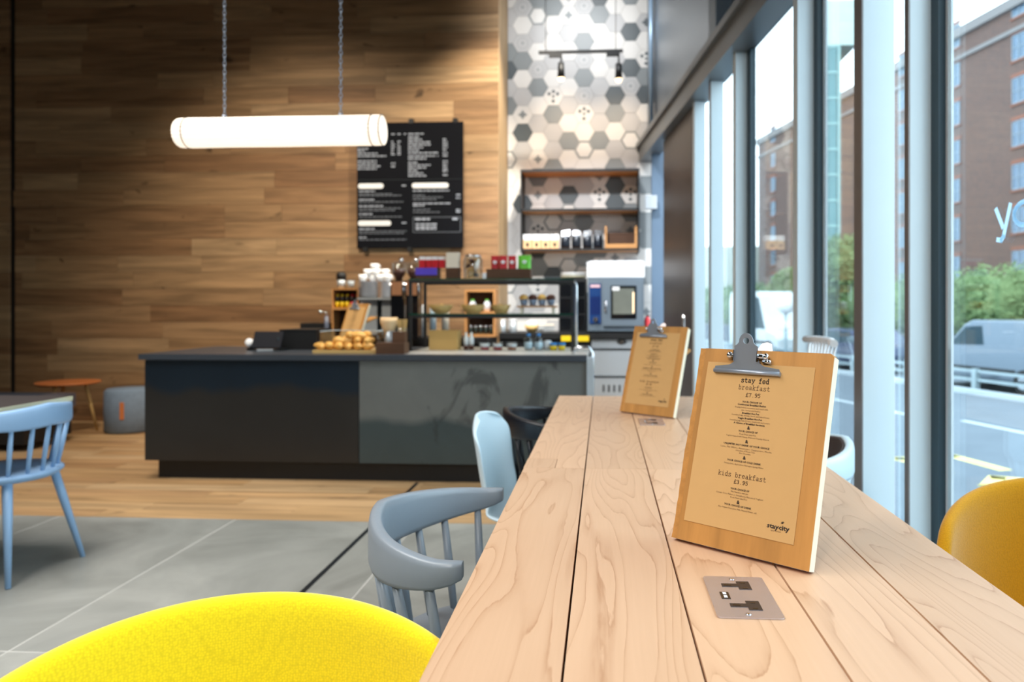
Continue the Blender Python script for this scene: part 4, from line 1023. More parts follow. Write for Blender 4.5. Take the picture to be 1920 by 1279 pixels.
# syrup crate
sy2 = 6.85; sx0, sx1 = WX(622, sy2), WX(672, sy2); zt = WZ(645, 541, sy2) - BH2
t = thing('bottle_rack', 'tall wooden rack holding syrup bottles left of the espresso machine', 'rack', ((sx0 + sx1) / 2, sy2, BH2)); w = (sx1 - sx0) / 2
zm = WZ(645, 577, sy2) - BH2
for X in (-w, w - .012): bb = nb(); bx(bb, X, X + .012, 0, .2, 0, zt); obj('side_board', bb, M_tan, t)
bb = nb(); bx(bb, -w + .0125, w - .0125, 0, .2, zt - .012, zt); obj('top_board', bb, M_tan, t)
bb = nb(); bx(bb, -w + .0125, w - .0125, 0, .2, zm - .02, zm); obj('middle_board', bb, M_tan, t)
bb = nb(); bx(bb, -w + .0125, w - .0125, .185, .2, 0, zt - .0125); obj('back_board', bb, M_dkwood, t)
for i in range(5):
    X = t.location.x - w + .034 + i * (2 * w - .068) / 4; ye = i < 3
    o = thing('syrup_bottle', '%s small bottle in the wooden rack, %s' % ('yellow-capped' if ye else 'red-capped', ['leftmost', 'second from left', 'middle one', 'fourth from left', 'rightmost'][i]), 'bottle', (X, sy2 + .06, BH2 + zm + .001))
    mm_ = M_yell if ye else M_red
    bb = nb(); lathe(bb, [(.018, 0), (.019, .055)], (0, 0, 0), 14); obj('label_band', bb, mm_, o)
    bb = nb(); lathe(bb, [(.019, .0555), (.018, .09), (.010, .105)], (0, 0, 0), 14); obj('bottle_body', bb, M_black, o)
    bb = nb(); lathe(bb, [(.013, .106), (.013, .128)], (0, 0, 0), 12); obj('cap', bb, mm_, o)
p = WX(640, sy2 + .1); zt2 = BH2 + zt + .001
t = thing('travel_mug', 'steel cup with black lid on top of the bottle rack', 'mug', (p, sy2 + .1, zt2))
bb = nb(); lathe(bb, [(.036, 0), (.042, .085)], (0, 0, 0), 20); obj('cup_body', bb, M_steel, t)
bb = nb(); lathe(bb, [(.044, .0855), (.05, .13), (.03, .16)], (0, 0, 0), 20); obj('lid', bb, M_black, t)
t = thing('glass_tumbler', 'clear tumbler on top of the bottle rack beside the steel cup', 'glass', (WX(658, sy2 + .1), sy2 + .1, zt2))
bb = nb(); lathe(bb, [(.028, 0), (.036, .075), (.033, .075), (.026, .006)], (0, 0, 0), 18); obj('tumbler_wall', bb, mat('frosted_tumbler', srgb(150, 160, 168), .3), t)
# wooden display frame with bottles
fy = 7.0; f0, f1 = WX(871, fy), WX(929, fy); ft = WZ(900, 543, fy) - BH2; fb = WZ(900, 619, fy) - BH2
t = thing('display_crate', 'upright wooden display frame with bottles seen through the glass case', 'crate', ((f0 + f1) / 2, fy, BH2)); w = (f1 - f0) / 2
for X in (-w, w - .022): bb = nb(); bx(bb, X, X + .022, 0, .16, 0, ft); obj('side_board', bb, M_tan, t)
for z_ in (0, (ft) * .48, ft - .022): bb = nb(); bx(bb, -w + .0225, w - .0225, 0, .16, z_, z_ + .022); obj('cross_board', bb, M_tan, t)
bb = nb(); bx(bb, -w + .0225, w - .0225, .15, .16, .0225, ft - .0225); obj('back_board', bb, M_dkwood, t)
for px, lab in ((886, 'left'), (913, 'right')):
    o = thing('milk_bottle', 'white bottle on the upper shelf of the wooden frame, %s one' % lab, 'bottle', (WX(px, fy + .05), fy + .06, BH2 + ft * .48 + .023))
    bb = nb(); lathe(bb, [(.034, 0), (.036, .07), (.03, .09), (.016, .105)], (0, 0, 0), 18); obj('bottle_body', bb, M_white, o)
    bb = nb(); lathe(bb, [(.018, .1055), (.018, .12)], (0, 0, 0), 14); obj('cap', bb, M_lime, o)
for i in range(5):
    o = thing('small_jar', 'small dark jar on the lower shelf of the wooden frame, %s of five' % ('leftmost', 'second from left', 'middle', 'fourth from left', 'rightmost')[i], 'jar', (t.location.x - w + .05 + i * (2 * w - .1) / 4, fy + .05, BH2 + .023), 0, 'jars in the wooden frame')
    bb = nb(); lathe(bb, [(.02, 0), (.02, .06), (.016, .066)], (0, 0, 0), 14); obj('jar_body', bb, mat('dark_jar', srgb(40, 52, 48), .2) if i == 0 else bpy.data.materials['dark_jar'], o)
    bb = nb(); lathe(bb, [(.017, .0665), (.017, .085)], (0, 0, 0), 14); obj('jar_lid', bb, M_chrome, o)
for i, (px, r_, h_, m_, nm, lab, cat) in enumerate(((835, .035, .27, M_cream, 'paper_roll', 'tall cream paper roll on the back counter behind the bowls', 'paper roll'), (786, .045, .3, M_white, 'water_filter', 'tall white cylinder on the back counter left of the paper roll', 'canister'),
        (812, .03, .28, M_plastic, 'tall_carton', 'slim pale carton between the white cylinder and the paper roll', 'carton'))):
    t = thing(nm, lab, cat, (WX(px, 6.9), 6.9, BH2)); bb = nb(); lathe(bb, [(r_, 0), (r_, h_), (r_ * .9, h_ + .008)], (0, 0, 0), 24); obj('roll' if i == 0 else 'shell', bb, m_, t)
    bb = nb(); lathe(bb, [(r_ * .4, h_ + .0085), (r_ * .35, h_ + .02)], (0, 0, 0), 16); obj('core' if i == 0 else 'cap', bb, M_black, t)
# tins and bowl on the kitchen counter behind the case
for px, lab in ((942, 'left'), (962, 'right')):
    o = thing('steel_tin', 'tall steel tin behind the case lower shelf, %s one' % lab, 'tin', (WX(px, 7.55), 7.55, BZ)); bb = nb(); lathe(bb, [(.038, 0), (.04, .004), (.04, .12)], (0, 0, 0), 20); obj('tin_body', bb, M_steel, o)
    bb = nb(); lathe(bb, [(.041, .1205), (.041, .135)], (0, 0, 0), 20); obj('tin_lid', bb, M_white, o)
o = thing('serving_bowl', 'light wooden bowl behind the case lower shelf holding eggs', 'bowl', (WX(997, 7.55), 7.55, BZ)); bb = nb(); lathe(bb, [(.035, 0), (.06, .03), (.078, .07), (.073, .07), (.055, .03), (.02, .008)], (0, 0, 0), 26); obj('bowl_wall', bb, M_bamboo, o)
for q, (dx, dy) in enumerate(((-.03, 0), (.03, .0), (0, .03))):
    bb = nb(); ball(bb, (0, 0, 0), .025, 1, 1, 1.2); e = obj('egg', bb, M_white, None, 0, (o.location.x + dx, 7.55 + dy, BZ + .085)); tag(e, 'white egg in the light wooden bowl behind the case', 'egg', 'eggs in the bowl')
o = thing('jam_jars', 'row of pale lidded tubs at the right of the wooden bowl', 'tub', (WX(1025, 7.55), 7.55, BZ)); bb = nb(); bx(bb, -.075, .075, -.05, .05, 0, .07); obj('tub_body', bb, M_clear, o, .01); bb = nb(); bx(bb, -.078, .078, -.052, .052, .0705, .085); obj('tub_lid', bb, M_cream, o, .003)
o = boxobj('yellow_box', WX(1073, 7.28), WX(1104, 7.28), 7.2, 7.32, WZ(1088, 640, 7.25) , WZ(1088, 631, 7.25), M_yell); bpy.data.objects.remove(o)
t = thing('yellow_tray', 'flat bright yellow tray hanging under the kitchen counter top by the drawers', 'tray', (WX(1080, 7.3), 7.34, WZ(1080, 640, 7.3)))
bb = nb(); bx(bb, WX(1052, 7.3) - t.location.x, WX(1104, 7.3) - t.location.x, -.03, .03, 0, WZ(1080, 630, 7.3) - t.location.z); obj('tray_body', bb, M_yell, t, .004)

# ================================================================== ON THE FRONT COUNTER
# till tablet, cash drawer box, printer
Z0 = CH + .001
t = thing('till_tablet', 'dark tilted till tablet at the left of the counter', 'till', (WX(500, 5.25), 5.25, Z0)); M3 = Matrix.Rotation(math.radians(14), 4, 'Y') @ Matrix.Rotation(math.radians(-22), 4, 'X')
bb = nb(); bx(bb, -.12, .10, -.008, .008, .02, .155, Matrix.Translation((0, 0, .0)) @ Matrix.Rotation(math.radians(-28), 4, 'X')); obj('screen_housing', bb, mat('tablet_black', srgb(14, 16, 24), .6, spec=.15), t, .004)
bb = nb(); tube(bb, [(.07, .06, .01), (.07, .03, .1)], .01, 8); bx(bb, -.09, .11, 0, .13, 0, .012); obj('stand', bb, M_darkmetal, t)
bb = nb(); bx(bb, -.06, .05, -.05, .0, .001, .012, Matrix.Rotation(.25, 4, 'Z')); obj('card_slot', bb, M_steel, t, .003)
t = thing('paper_reel', 'small white receipt reel left of the till tablet', 'receipt roll', (WX(470, 5.35), 5.35, Z0 + .05))
bb = nb(); lathe(bb, [(.008, -.03), (.03, -.03), (.03, .03), (.008, .03)], (0, 0, 0), 24); bmesh.ops.transform(bb, matrix=Matrix.Rotation(PI / 2 - .3, 4, 'X'), verts=bb.verts); obj('paper', bb, M_white, t)
bb = nb(); bx(bb, -.02, .02, -.02, .03, -.05, -.034); obj('holder', bb, M_black, t)
t = thing('cash_box', 'matt black cash box between the tablet and the pastries', 'cash box', ((WX(524, 5.4) + WX(594, 5.4)) / 2, 5.4, Z0)); w = (WX(594, 5.4) - WX(524, 5.4)) / 2
bb = nb(); bx(bb, -w, w, 0, .3, 0, .145); obj('box_body', bb, M_black, t, .006)
bb = nb(); bx(bb, -w - .003, w + .003, -.004, .304, .1455, .152); obj('lid', bb, M_black, t, .002)
t = thing('receipt_printer', 'black receipt printer on the back counter left of the bottle rack', 'printer', (WX(590, 6.8), 6.8, BH2)); bb = nb(); bx(bb, -.14, .125, 0, .25, 0, WZ(590, 606, 6.8) - BH2); obj('printer_body', bb, M_black, t, .01)
bb = nb(); bx(bb, -.08, .05, -.01, -.001, .03, .05); obj('paper_slip', bb, M_white, t)
t = thing('pump_dispenser', 'slim grey pump dispenser standing in front of the bottle rack', 'dispenser', (WX(603, 6.62), 6.74, BH2)); bb = nb(); lathe(bb, [(.02, 0), (.022, .1), (.018, .2)], (0, 0, 0), 16); obj('dispenser_body', bb, mat('smoke_grey', srgb(86, 92, 108), .3), t)
bb = nb(); tube(bb, [(0, 0, .2), (0, 0, .235), (-.05, 0, .24)], .006, 8); ball(bb, (-.06, 0, .24), .018); obj('nozzle', bb, M_chrome, t)
# pastry board with clear guard
q0, q1 = WX(587, 5.0), WX(706, 5.0)
t = thing('pastry_board', 'light wooden serving board under the croissants on the counter', 'board', ((q0 + q1) / 2, 5.14, Z0)); w = (q1 - q0) / 2
bb = nb(); bx(bb, -w, w, -.15, .17, 0, .022); obj('board', bb, M_bamboo, t, .006)
t2 = thing('sneeze_guard', 'clear acrylic guard box around the croissants', 'guard', ((q0 + q1) / 2 + .02, 5.14, Z0 + .023))
for (a, b2, c, d) in ((-w + .02, -w + .024, -.12, .15), (w - .024, w - .02, -.12, .15), (-w + .0245, w - .0245, .146, .15)):
    bb = nb(); bx(bb, a, b2, c, d, 0, .125); pn = obj('acrylic_panel', bb, M_clear, t2)
    bb = nb(); bx(bb, a, b2, c, d, .1255, .130); obj('polished_edge', bb, M_plastic, pn)
def croissant_mesh(sd):
    rr = random.Random(sd); bb = nb(); pts = []; rad = []
    for i in range(13):
        a = -1.15 + 2.3 * i / 12; pts.append((.055 * math.sin(a), .04 * (1 - math.cos(a)), 0)); q = 1 - abs(i - 6) / 6.6
        rad.append((.006 + .024 * q ** .8) * (1.08 if i % 2 else .93) * rr.uniform(.95, 1.05))
    tube(bb, pts, rad, 12); return bb
cm = []
for i in range(4):
    o = obj('croissant', croissant_mesh(i), M_pastry); cm.append(o)
k = 0
for lv, cnt in ((0, 11), (1, 7), (2, 4)):
    for i in range(cnt):
        f = (i + .5) / cnt; x = WX(602 + (696 - 602) * f, 5.1) if lv == 0 else WX(630 + (66) * f, 5.1) if lv == 1 else WX(652 + 36 * f, 5.1)
        yv = 5.05 + (.06 if i % 2 else 0) + .012 * lv + (0.02 if lv else 0)
        if k < 4: o = cm[k]
        else: o = cm[k % 4].copy(); C.objects.link(o)
        o.scale = (1.1, 1.1, 1.1) if lv else (1, 1, 1); o.location = (x, yv, Z0 + .023 + .024 + lv * .036); o.rotation_euler = (R.uniform(-.15, .15), R.uniform(-.15, .15), R.uniform(0, 6.3)); k += 1
        tag(o, 'golden croissant in the heap on the wooden serving board', 'croissant', 'croissants heaped on the board')
clipcopy('wooden clipboard standing on the counter behind the croissants', (WX(629, 5.52), 5.52, Z0 + .0), math.radians(-36), math.radians(19))
# wooden block, napkin cup, stirrer jar
t = thing('counter_block', 'dark wooden box at the left foot of the display case', 'box', (WX(735, 5.0), 5.0, Z0)); w = (WX(762, 5) - WX(709, 5)) / 2
bb = nb(); bx(bb, -w, w, -.05, .08, 0, .075); obj('box_body', bb, M_dkwood, t, .003)
bb = nb(); bx(bb, .0, w - .01, .0, .07, .0755, .15); obj('raised_slot', bb, M_dkwood, t, .003)
t = thing('napkin_cup', 'steel beaker holding a fan of brown napkins beside the display case', 'beaker', (WX(731, 5.16), 5.16, Z0))
bb = nb(); lathe(bb, [(.028, 0), (.040, .15), (.036, .15), (.025, .01)], (0, 0, 0), 20); obj('beaker', bb, M_steel, t)
t2 = thing('napkin', 'fan of kraft brown napkins standing in the steel beaker', 'napkins', (t.location.x, 5.16, Z0 + .012))
bb = nb(); lathe(bb, [(.022, 0), (.033, .13), (.062, .2), (.06, .235), (.05, .20), (.02, .02)], (-.006, 0, 0), 20); obj('paper_fan', bb, M_kraftbox, t2)
t = thing('stirrer_jar', 'tall glass jar of wooden stirrers beside the left case post', 'jar', (WX(754, 5.14), 5.14, Z0 + 0))
bb = nb(); lathe(bb, [(.038, 0), (.038, .175), (.035, .175), (.035, .006)], (0, 0, 0), 20); obj('jar_wall', bb, M_clear, t)
for i in range(8):
    a = i * .8; bb = nb(); bx(bb, -.004, .004, -.001, .001, .008, .235, Matrix.Translation((.012 * math.cos(a), .012 * math.sin(a), 0)) @ Matrix.Rotation(.09 * math.cos(a), 4, 'Y') @ Matrix.Rotation(-.09 * math.sin(a), 4, 'X')); obj('stirrer', bb, M_bamboo, t)
# display case
dy0, dy1 = 5.35, 5.82; d0, d1 = WX(766, dy0), WX(1076, dy0); dz1 = WZ(900, 524, dy0); dzm = WZ(900, 590, dy0)
t = thing('display_case', 'open glass-shelved display case with black frame on the counter', 'display case', ((d0 + d1) / 2, (dy0 + dy1) / 2, Z0)); o2 = t.location; w = (d1 - d0) / 2; dd = (dy1 - dy0) / 2
HT, HMd = dz1 - Z0, dzm - Z0
for sx in (-1, 1):
    for sy_ in (-1, 1):
        bb = nb(); X = sx * (w - .011); Y_ = sy_ * (dd - .011); bx(bb, X - .011, X + .011, Y_ - .011, Y_ + .011, 0, HT - .004); obj('post', bb, M_black, t, .002)
for z_, nm in ((HT - .004, 'top_shelf'), (HMd - .004, 'middle_shelf')):
    bb = nb(); bx(bb, -w, w, -dd, dd, z_ + .001, z_ + .010); s_ = obj(nm, bb, M_green, t)
    for sy_ in (-1, 1):
        bb = nb(); yy0 = sy_ * (dd - .008); bx(bb, -w + .023, w - .023, yy0 - .008, yy0 + .008, z_ - .022, z_ - .0005); obj('rail', bb, M_black, s_)
    bb = nb(); bx(bb, -w + .001, w - .001, -dd - .003, -dd - .0005, z_ + .001, z_ + .011); obj('glass_edge', bb, mat('green_glass_edge', srgb(16, 66, 52), .15) if 'green_glass_edge' not in bpy.data.materials else bpy.data.materials['green_glass_edge'], s_)
bb = nb(); bx(bb, w + .001, w + .006, -dd + .01, dd - .01, .0, HT); obj('end_glass', bb, M_clear, t)
bb = nb(); tube(bb, [(w + .02, -dd - .01, 0), (w + .02, -dd - .01, HT - .05), (w, -dd - .01, HT - .01)], .009, 8); obj('support_rod', bb, M_chrome, t)
ST = Z0 + HT - .004 + .011; SM = Z0 + HMd - .004 + .011
def onto(px, Y): return WX(px, Y)
# top of the case
YT = 5.5
t = thing('display_box', 'violet snack display box under the red packets, left end of the case top', 'box', (onto(806, YT), YT, ST)); w = .08; bb = nb(); bx(bb, -.095, .07, -.06, .06, 0, .085); obj('carton', bb, M_dkwood, t, .002)
bb = nb(); bx(bb, -.094, .069, -.064, -.0605, .03, .084); obj('front_flap', bb, M_purple, t)
for i in range(4):
    o = thing('snack_packet', 'red and white snack packet in the violet box, %s of four' % ('leftmost', 'second from left', 'third from left', 'rightmost')[i], 'packet', (onto(793 + i * 12, YT), YT + .01 * (i % 2), ST + .0855), 0, 'red packets in the violet box'); bb = nb(); bx(bb, -.022, .022, -.03, .03, 0, .06); obj('wrapper', bb, M_red, o, .008); bb = nb(); bx(bb, -.02, .02, -.028, .028, .0605, .085); obj('crimped_top', bb, M_white, o, .005)
o = thing('snack_bag', 'cream and clear snack bag between the violet box and the biscuit jar', 'bag', (onto(850, YT), YT, ST)); bb = nb(); bx(bb, -.05, .05, -.04, .04, 0, .085); obj('dark_tray', bb, M_dkwood, o); bb = nb(); bx(bb, -.048, .046, -.035, .035, .0855, .2); obj('bag_body', bb, M_cream, o, .02)
o = thing('biscuit_jar', 'large glass jar full of biscuits standing on the display case', 'jar', (onto(887, YT), YT, ST)); bb = nb(); lathe(bb, [(.062, 0), (.072, .01), (.072, .15), (.06, .165), (.057, .165), (.068, .15), (.068, .012), (.02, .008)], (0, 0, 0), 28); obj('jar_wall', bb, M_clear, o)
bb = nb(); lathe(bb, [(.062, .1655), (.062, .18), (.02, .186)], (0, 0, 0), 26); obj('jar_lid', bb, M_chrome, o)
for i in range(16):
    a = i * 2.4; r_ = .038 if i % 4 else .012
    c = obj('biscuit', (lambda bb: (lathe(bb, [(.018, 0), (.024, .005), (.018, .011)], (0, 0, 0), 14), bb)[1])(nb()), M_choc if i % 3 == 0 else M_pastry, None, 0, (o.location.x + r_ * math.cos(a), YT + r_ * math.sin(a), ST + .030 + (i // 4) * .034))
    c.rotation_euler = (R.uniform(.6, 1.3), R.uniform(-.4, .4), R.uniform(0, 6)); tag(c, 'round biscuit inside the large glass jar', 'biscuit', 'biscuits in the jar')
o = thing('napkin_holder', 'small white holder just right of the biscuit jar', 'holder', (onto(909, YT - .04), YT - .04, ST)); bb = nb(); bx(bb, -.014, .014, -.02, .02, 0, .045); obj('holder_body', bb, M_white, o, .004)
o = thing('snack_crate', 'dark wooden crate holding red and green packets on the case top', 'crate', (onto(955, YT), YT, ST)); w = (onto(996, YT) - onto(914, YT)) / 2
for (a, b2, c, d) in ((-w, w, -.06, -.05), (-w, w, .05, .06), (-w, -w + .01, -.049, .049), (w - .01, w, -.049, .049)): bb = nb(); bx(bb, a, b2, c, d, 0, .075); obj('side_board', bb, M_dkwood, o)
bb = nb(); bx(bb, -w + .011, w - .011, -.049, .049, 0, .01); obj('bottom_board', bb, M_dkwood, o)
for px, m_, nm, lab in ((928, M_red, 0, 'left'), (944, M_red, 1, 'middle'), (960, M_red, 2, 'right'), (984, M_lime, 3, '')):
    q = thing('crisp_packet', ('%s red packet with pale emblem in the dark crate' % lab) if nm < 3 else 'bright green packet at the right end of the dark crate', 'packet', (onto(px, YT), YT + (-.012 if nm % 2 else .012), ST + .012)); ww = .03 if nm < 3 else .048
    bb = nb(); rings = []
    for z_, t_k in ((0, .6), (.03, 1), (.11, 1), (.165, .25)): rings.append([bb.verts.new((x_ * ww, y_ * .016 * t_k, z_)) for x_, y_ in ((-1, 0), (-.6, -1), (.6, -1), (1, 0), (.6, 1), (-.6, 1))])
    for A, B in zip(rings, rings[1:]):
        for j in range(6): bb.faces.new((A[j], A[(j + 1) % 6], B[(j + 1) % 6], B[j]))
    bb.faces.new(rings[0][::-1]); bb.faces.new(rings[-1]); obj('wrapper', bb, m_, q)
    bb = nb(); lathe(bb, [(.016, 0), (.014, .001)], (0, 0, 0), 16); bmesh.ops.transform(bb, matrix=Matrix.Translation((0, -.0175, .115)) @ Matrix.Rotation(PI / 2, 4, 'X') @ Matrix.Diagonal((1, .8, 1, 1)), verts=bb.verts); obj('emblem', bb, M_white, q)
# middle shelf
for px, rr_, lab in ((827, .085, 'leftmost'), (887, .085, 'middle'), (939, .07, 'rightmost')):
    o = thing('bamboo_bowl', 'wide bamboo bowl on the middle case shelf, %s of three' % lab, 'bowl', (onto(px, 5.55), 5.55, SM)); bb = nb()
    lathe(bb, [(rr_ * .55, 0), (rr_ * .8, .02), (rr_ * 1.12, .065), (rr_ * 1.07, .066), (rr_ * .7, .022), (.01, .006)], (0, 0, 0), 28); obj('bowl_wall', bb, M_bamboo, o)
    for i in range(4):
        a = i * 1.7; c = cm[i].copy(); C.objects.link(c); c.scale = (.55, .55, .55); c.location = (o.location.x + .03 * math.cos(a), 5.55 + .03 * math.sin(a), SM + .05 + .006 * (i % 2)); c.rotation_euler = (0, 0, a)
        tag(c, 'small pastry inside the %s bamboo bowl of the case' % lab, 'pastry', 'pastries in the %s bowl' % lab)
o = thing('cake_stand', 'slim wooden stand holding muffins on the middle case shelf', 'stand', (onto(1008, 5.55), 5.55, SM)); w = (onto(1046, 5.55) - onto(972, 5.55)) / 2
bb = nb(); bx(bb, -w, w, -.07, .07, .045, .058); obj('stand_top', bb, M_tan, o, .002)
for sx in (-1, 1):
    bb = nb(); bx(bb, sx * (w - .03) - .01, sx * (w - .03) + .01, -.06, .06, 0, .0448); obj('stand_foot', bb, M_cream, o)
for i in range(8):
    px = 982 + (i % 4) * 17; yv = 5.52 if i < 4 else 5.585
    q = thing('muffin', '%s muffin in a grey paper case, %s row, %s' % ('chocolate' if i % 2 else 'golden', 'front' if i < 4 else 'rear', 'left side' if i % 4 < 2 else 'right side'), 'muffin', (onto(px, yv), yv, SM + .059), 0, 'chocolate muffins' if i % 2 else 'golden muffins')
    bb = nb(); lathe(bb, [(.020, 0), (.030, .045)], (0, 0, 0), 18); obj('paper_case', bb, mat('muffin_case', srgb(128, 140, 160), .7) if i == 0 else bpy.data.materials['muffin_case'], q)
    bb = nb(); lathe(bb, [(.031, .0455), (.036, .055), (.028, .075), (.01, .084)], (0, 0, 0), 18); obj('crown', bb, M_choc if i % 2 else M_pastry, q)
# base of the case
YB2 = 5.52
o = thing('paper_carrier', 'brown kraft box with open top in the left of the case', 'box', (onto(835, YB2), YB2, Z0)); w = (onto(862, YB2) - onto(809, YB2)) / 2
for (a, b2, c, d) in ((-w, w, -.07, -.066), (-w, w, .066, .07), (-w, -w + .004, -.0655, .0655), (w - .004, w, -.0655, .0655)): bb = nb(); bx(bb, a, b2, c, d, 0, .145); obj('box_wall', bb, mat('brown_box', srgb(196, 156, 92), .8) if 'brown_box' not in bpy.data.materials else bpy.data.materials['brown_box'], o)
for i, px in enumerate((874, 884)):
    q = thing('juice_bottle', 'small bottle with dark base beside the kraft box, %s one' % ('left', 'right')[i], 'bottle', (onto(px, YB2), YB2, Z0)); bb = nb(); lathe(bb, [(.018, .03), (.019, .08), (.008, .11), (.008, .13)], (0, 0, 0), 14); obj('bottle_neck', bb, M_white, q); bb = nb(); lathe(bb, [(.019, 0), (.019, .0298)], (0, 0, 0), 14); obj('bottle_base', bb, M_choc, q)
for i, px in enumerate((909, 933, 960)):
    q = thing('yoghurt_pot', 'clear pot with white and pink filling in the case, %s of three' % ('leftmost', 'middle', 'rightmost')[i], 'pot', (onto(px, YB2 - .05), YB2 - .05, Z0)); bb = nb(); lathe(bb, [(.032, 0), (.042, .05), (.045, .055), (.038, .056)], (0, 0, 0), 20); obj('pot_wall', bb, M_clear, q)
    bb = nb(); lathe(bb, [(.029, .002), (.033, .02)], (0, 0, 0), 18); obj('berry_layer', bb, M_red if i < 2 else M_leather, q); bb = nb(); lathe(bb, [(.033, .0205), (.038, .045)], (0, 0, 0), 18); obj('yoghurt', bb, M_white, q)
for i, px in enumerate((991, 1010)):
    q = thing('water_bottle', 'round clear water bottle on the case base, %s one' % ('left', 'right')[i], 'bottle', (onto(px, YB2 - .04), YB2 - .04, Z0)); bb = nb(); lathe(bb, [(.028, 0), (.036, .02), (.036, .075), (.014, .1), (.014, .105)], (0, 0, 0), 20); obj('bottle_body', bb, M_clear, q); bb = nb(); lathe(bb, [(.024, .004), (.031, .02), (.031, .06)], (0, 0, 0), 18); obj('water', bb, mat('pale_water', srgb(190, 214, 226), .2) if i == 0 else bpy.data.materials['pale_water'], q)
    bb = nb(); lathe(bb, [(.016, .1055), (.016, .122)], (0, 0, 0), 14); obj('cap', bb, M_bluecap, q)
o = thing('sugar_bowl', 'small white bowl upside down beside the water bottles', 'bowl', (onto(1027, YB2), YB2, Z0)); bb = nb(); lathe(bb, [(.034, 0), (.034, .05), (.024, .07), (.01, .072)], (0, 0, 0), 20); obj('bowl_wall', bb, M_white, o)
for i, px in enumerate((1038, 1053)):
    q = thing('dessert_pot', 'yellow pot with blue lid at the right end of the case, %s one' % ('left', 'right')[i], 'pot', (onto(px, YB2 - .05), YB2 - .05, Z0)); bb = nb(); lathe(bb, [(.024, 0), (.028, .035)], (0, 0, 0), 18); obj('pot_body', bb, M_yell, q); bb = nb(); lathe(bb, [(.029, .0355), (.029, .055)], (0, 0, 0), 18); obj('lid', bb, M_bluecap, q)

# ================================================================== MENU BOARD
my = BY - .055; m0, m1 = WX(669, my), WX(868, my); mz0, mz1 = WZ(768, 465, my), WZ(768, 229, my)
t = thing('menu_board', 'large black menu board with white text on the timber wall', 'menu board', ((m0 + m1) / 2, my + .02, mz0)); w = (m1 - m0) / 2; H = mz1 - mz0
bb = nb(); bx(bb, -w, w, -.015, .012, 0, H); bd = obj('board', bb, mat('menu_black', srgb(7, 9, 16), .8, 0, .05, spec=.15), t, .003)
def ml(px): return WX(px, my) - t.location.x
def mz(py): return WZ(768, py, my) - mz0
bb = nb(); bx(bb, ml(669), ml(868), -.0165, -.0152, mz(337), mz(336)); obj('panel_joint', bb, M_darkmetal, t)
for px in (770, 853):
    bb = nb(); bx(bb, ml(px) - .022, ml(px) + .022, -.018, .03, H - .01, H + .035); obj('bracket', bb, M_black, t, .003)
for px in (684, 767):
    bb = nb(); bx(bb, ml(px) - .022, ml(px) + .022, -.018, .03, -.035, .01); obj('bracket', bb, M_black, t, .003)
M_chalk = mat('menu_print', srgb(150, 157, 170), .7, 0, .05); M_chalk2 = mat('menu_print_dim', srgb(96, 102, 112), .7, 0, .05)
def words(bm, x0, x1, y, h, rr):
    x = ml(x0); e = ml(x1); hh_ = h * (m1 - m0) / 199
    while x < e - .008:
        L = min(rr.uniform(.018, .06), e - x); bx(bm, x, x + L, -.0165, -.0152, mz(y), mz(y) + hh_); x += L + .009
rr = random.Random(5); bb = nb(); bd2 = nb()
for (a, c) in ((733, 740), (745, 751), (757, 761), (765, 794)): words(bb, a, c, 252, 2.2, rr)
ys1 = [263, 268, 273, 278, 283, 288, 294, 299]
for i, y_ in enumerate([258] + ys1 + [306, 311, 316, 321, 326, 331]): words(bb, 765, 765 + rr.choice([20, 28, 34, 42]) + (28 if y_ in (288, 294) else 0), y_, 2.4, rr)
words(bb, 814, 822, 294, 2.4, rr)
for y_ in (263, 268, 273, 278, 283, 289, 294, 304, 309, 314, 319, 323, 330): words(bb, 830, 839, y_, 2.4, rr)
for y_ in (266, 271, 276, 281, 286, 290): words(bb, 733, 740, y_, 2.2, rr); words(bb, 745, 751, y_, 2.2, rr)
for y_, e in ((279, 690), (283, 686), (288, 708), (293, 724), (302, 706), (307, 706), (312, 716), (317, 706)): words(bb, 670, e, y_, 2.4, rr)
words(bb, 733, 741, 307, 2.4, rr); words(bb, 733, 741, 313, 2.4, rr)
for y_, e, s_ in ((359, 703, 1), (364, 735, 0), (367, 752, 0), (375, 703, 1), (379, 756, 0), (387, 718, 1), (391, 754, 0), (395, 740, 0), (402, 698, 1), (407, 753, 0), (430, 702, 1), (434, 762, 0), (438, 757, 0), (446, 688, 1), (450, 762, 0)): words(bb if s_ else bd2, 673, e, y_, 2.4 if s_ else 1.8, rr)
for y_, e, s_ in ((359, 842, 1), (367, 796, 0), (371, 830, 0), (375, 818, 0), (383, 845, 1), (387, 798, 1), (394, 806, 0), (399, 824, 0)): words(bb if s_ else bd2, 774, e, y_, 2.4 if s_ else 1.8, rr)
for y_ in (367, 373, 395, 399): words(bb, 855, 863, y_, 2.4, rr)
words(bb, 753, 763, 349, 2.4, rr); words(bb, 753, 763, 419, 2.4, rr)
words(bb, 778, 806, 413, 4, rr); words(bb, 848, 860, 413, 4, rr)
for y_, e in ((422, 820), (427, 818), (431, 818)): words(bb, 779, e, y_, 3, rr)
obj('printed_lines', bb, M_chalk, t)['kind'] = 'stuff'; obj('fine_printed_lines', bd2, M_chalk2, t)['kind'] = 'stuff'
bb = nb()
for (a, c, y0_, y1_) in ((774, 864, 408, 407), (774, 864, 436, 435), (774, 775, 436, 407), (863, 864, 436, 407)): bx(bb, ml(a), ml(c), -.0165, -.0152, mz(y0_), mz(y1_))
obj('box_outline', bb, M_chalk2, t)
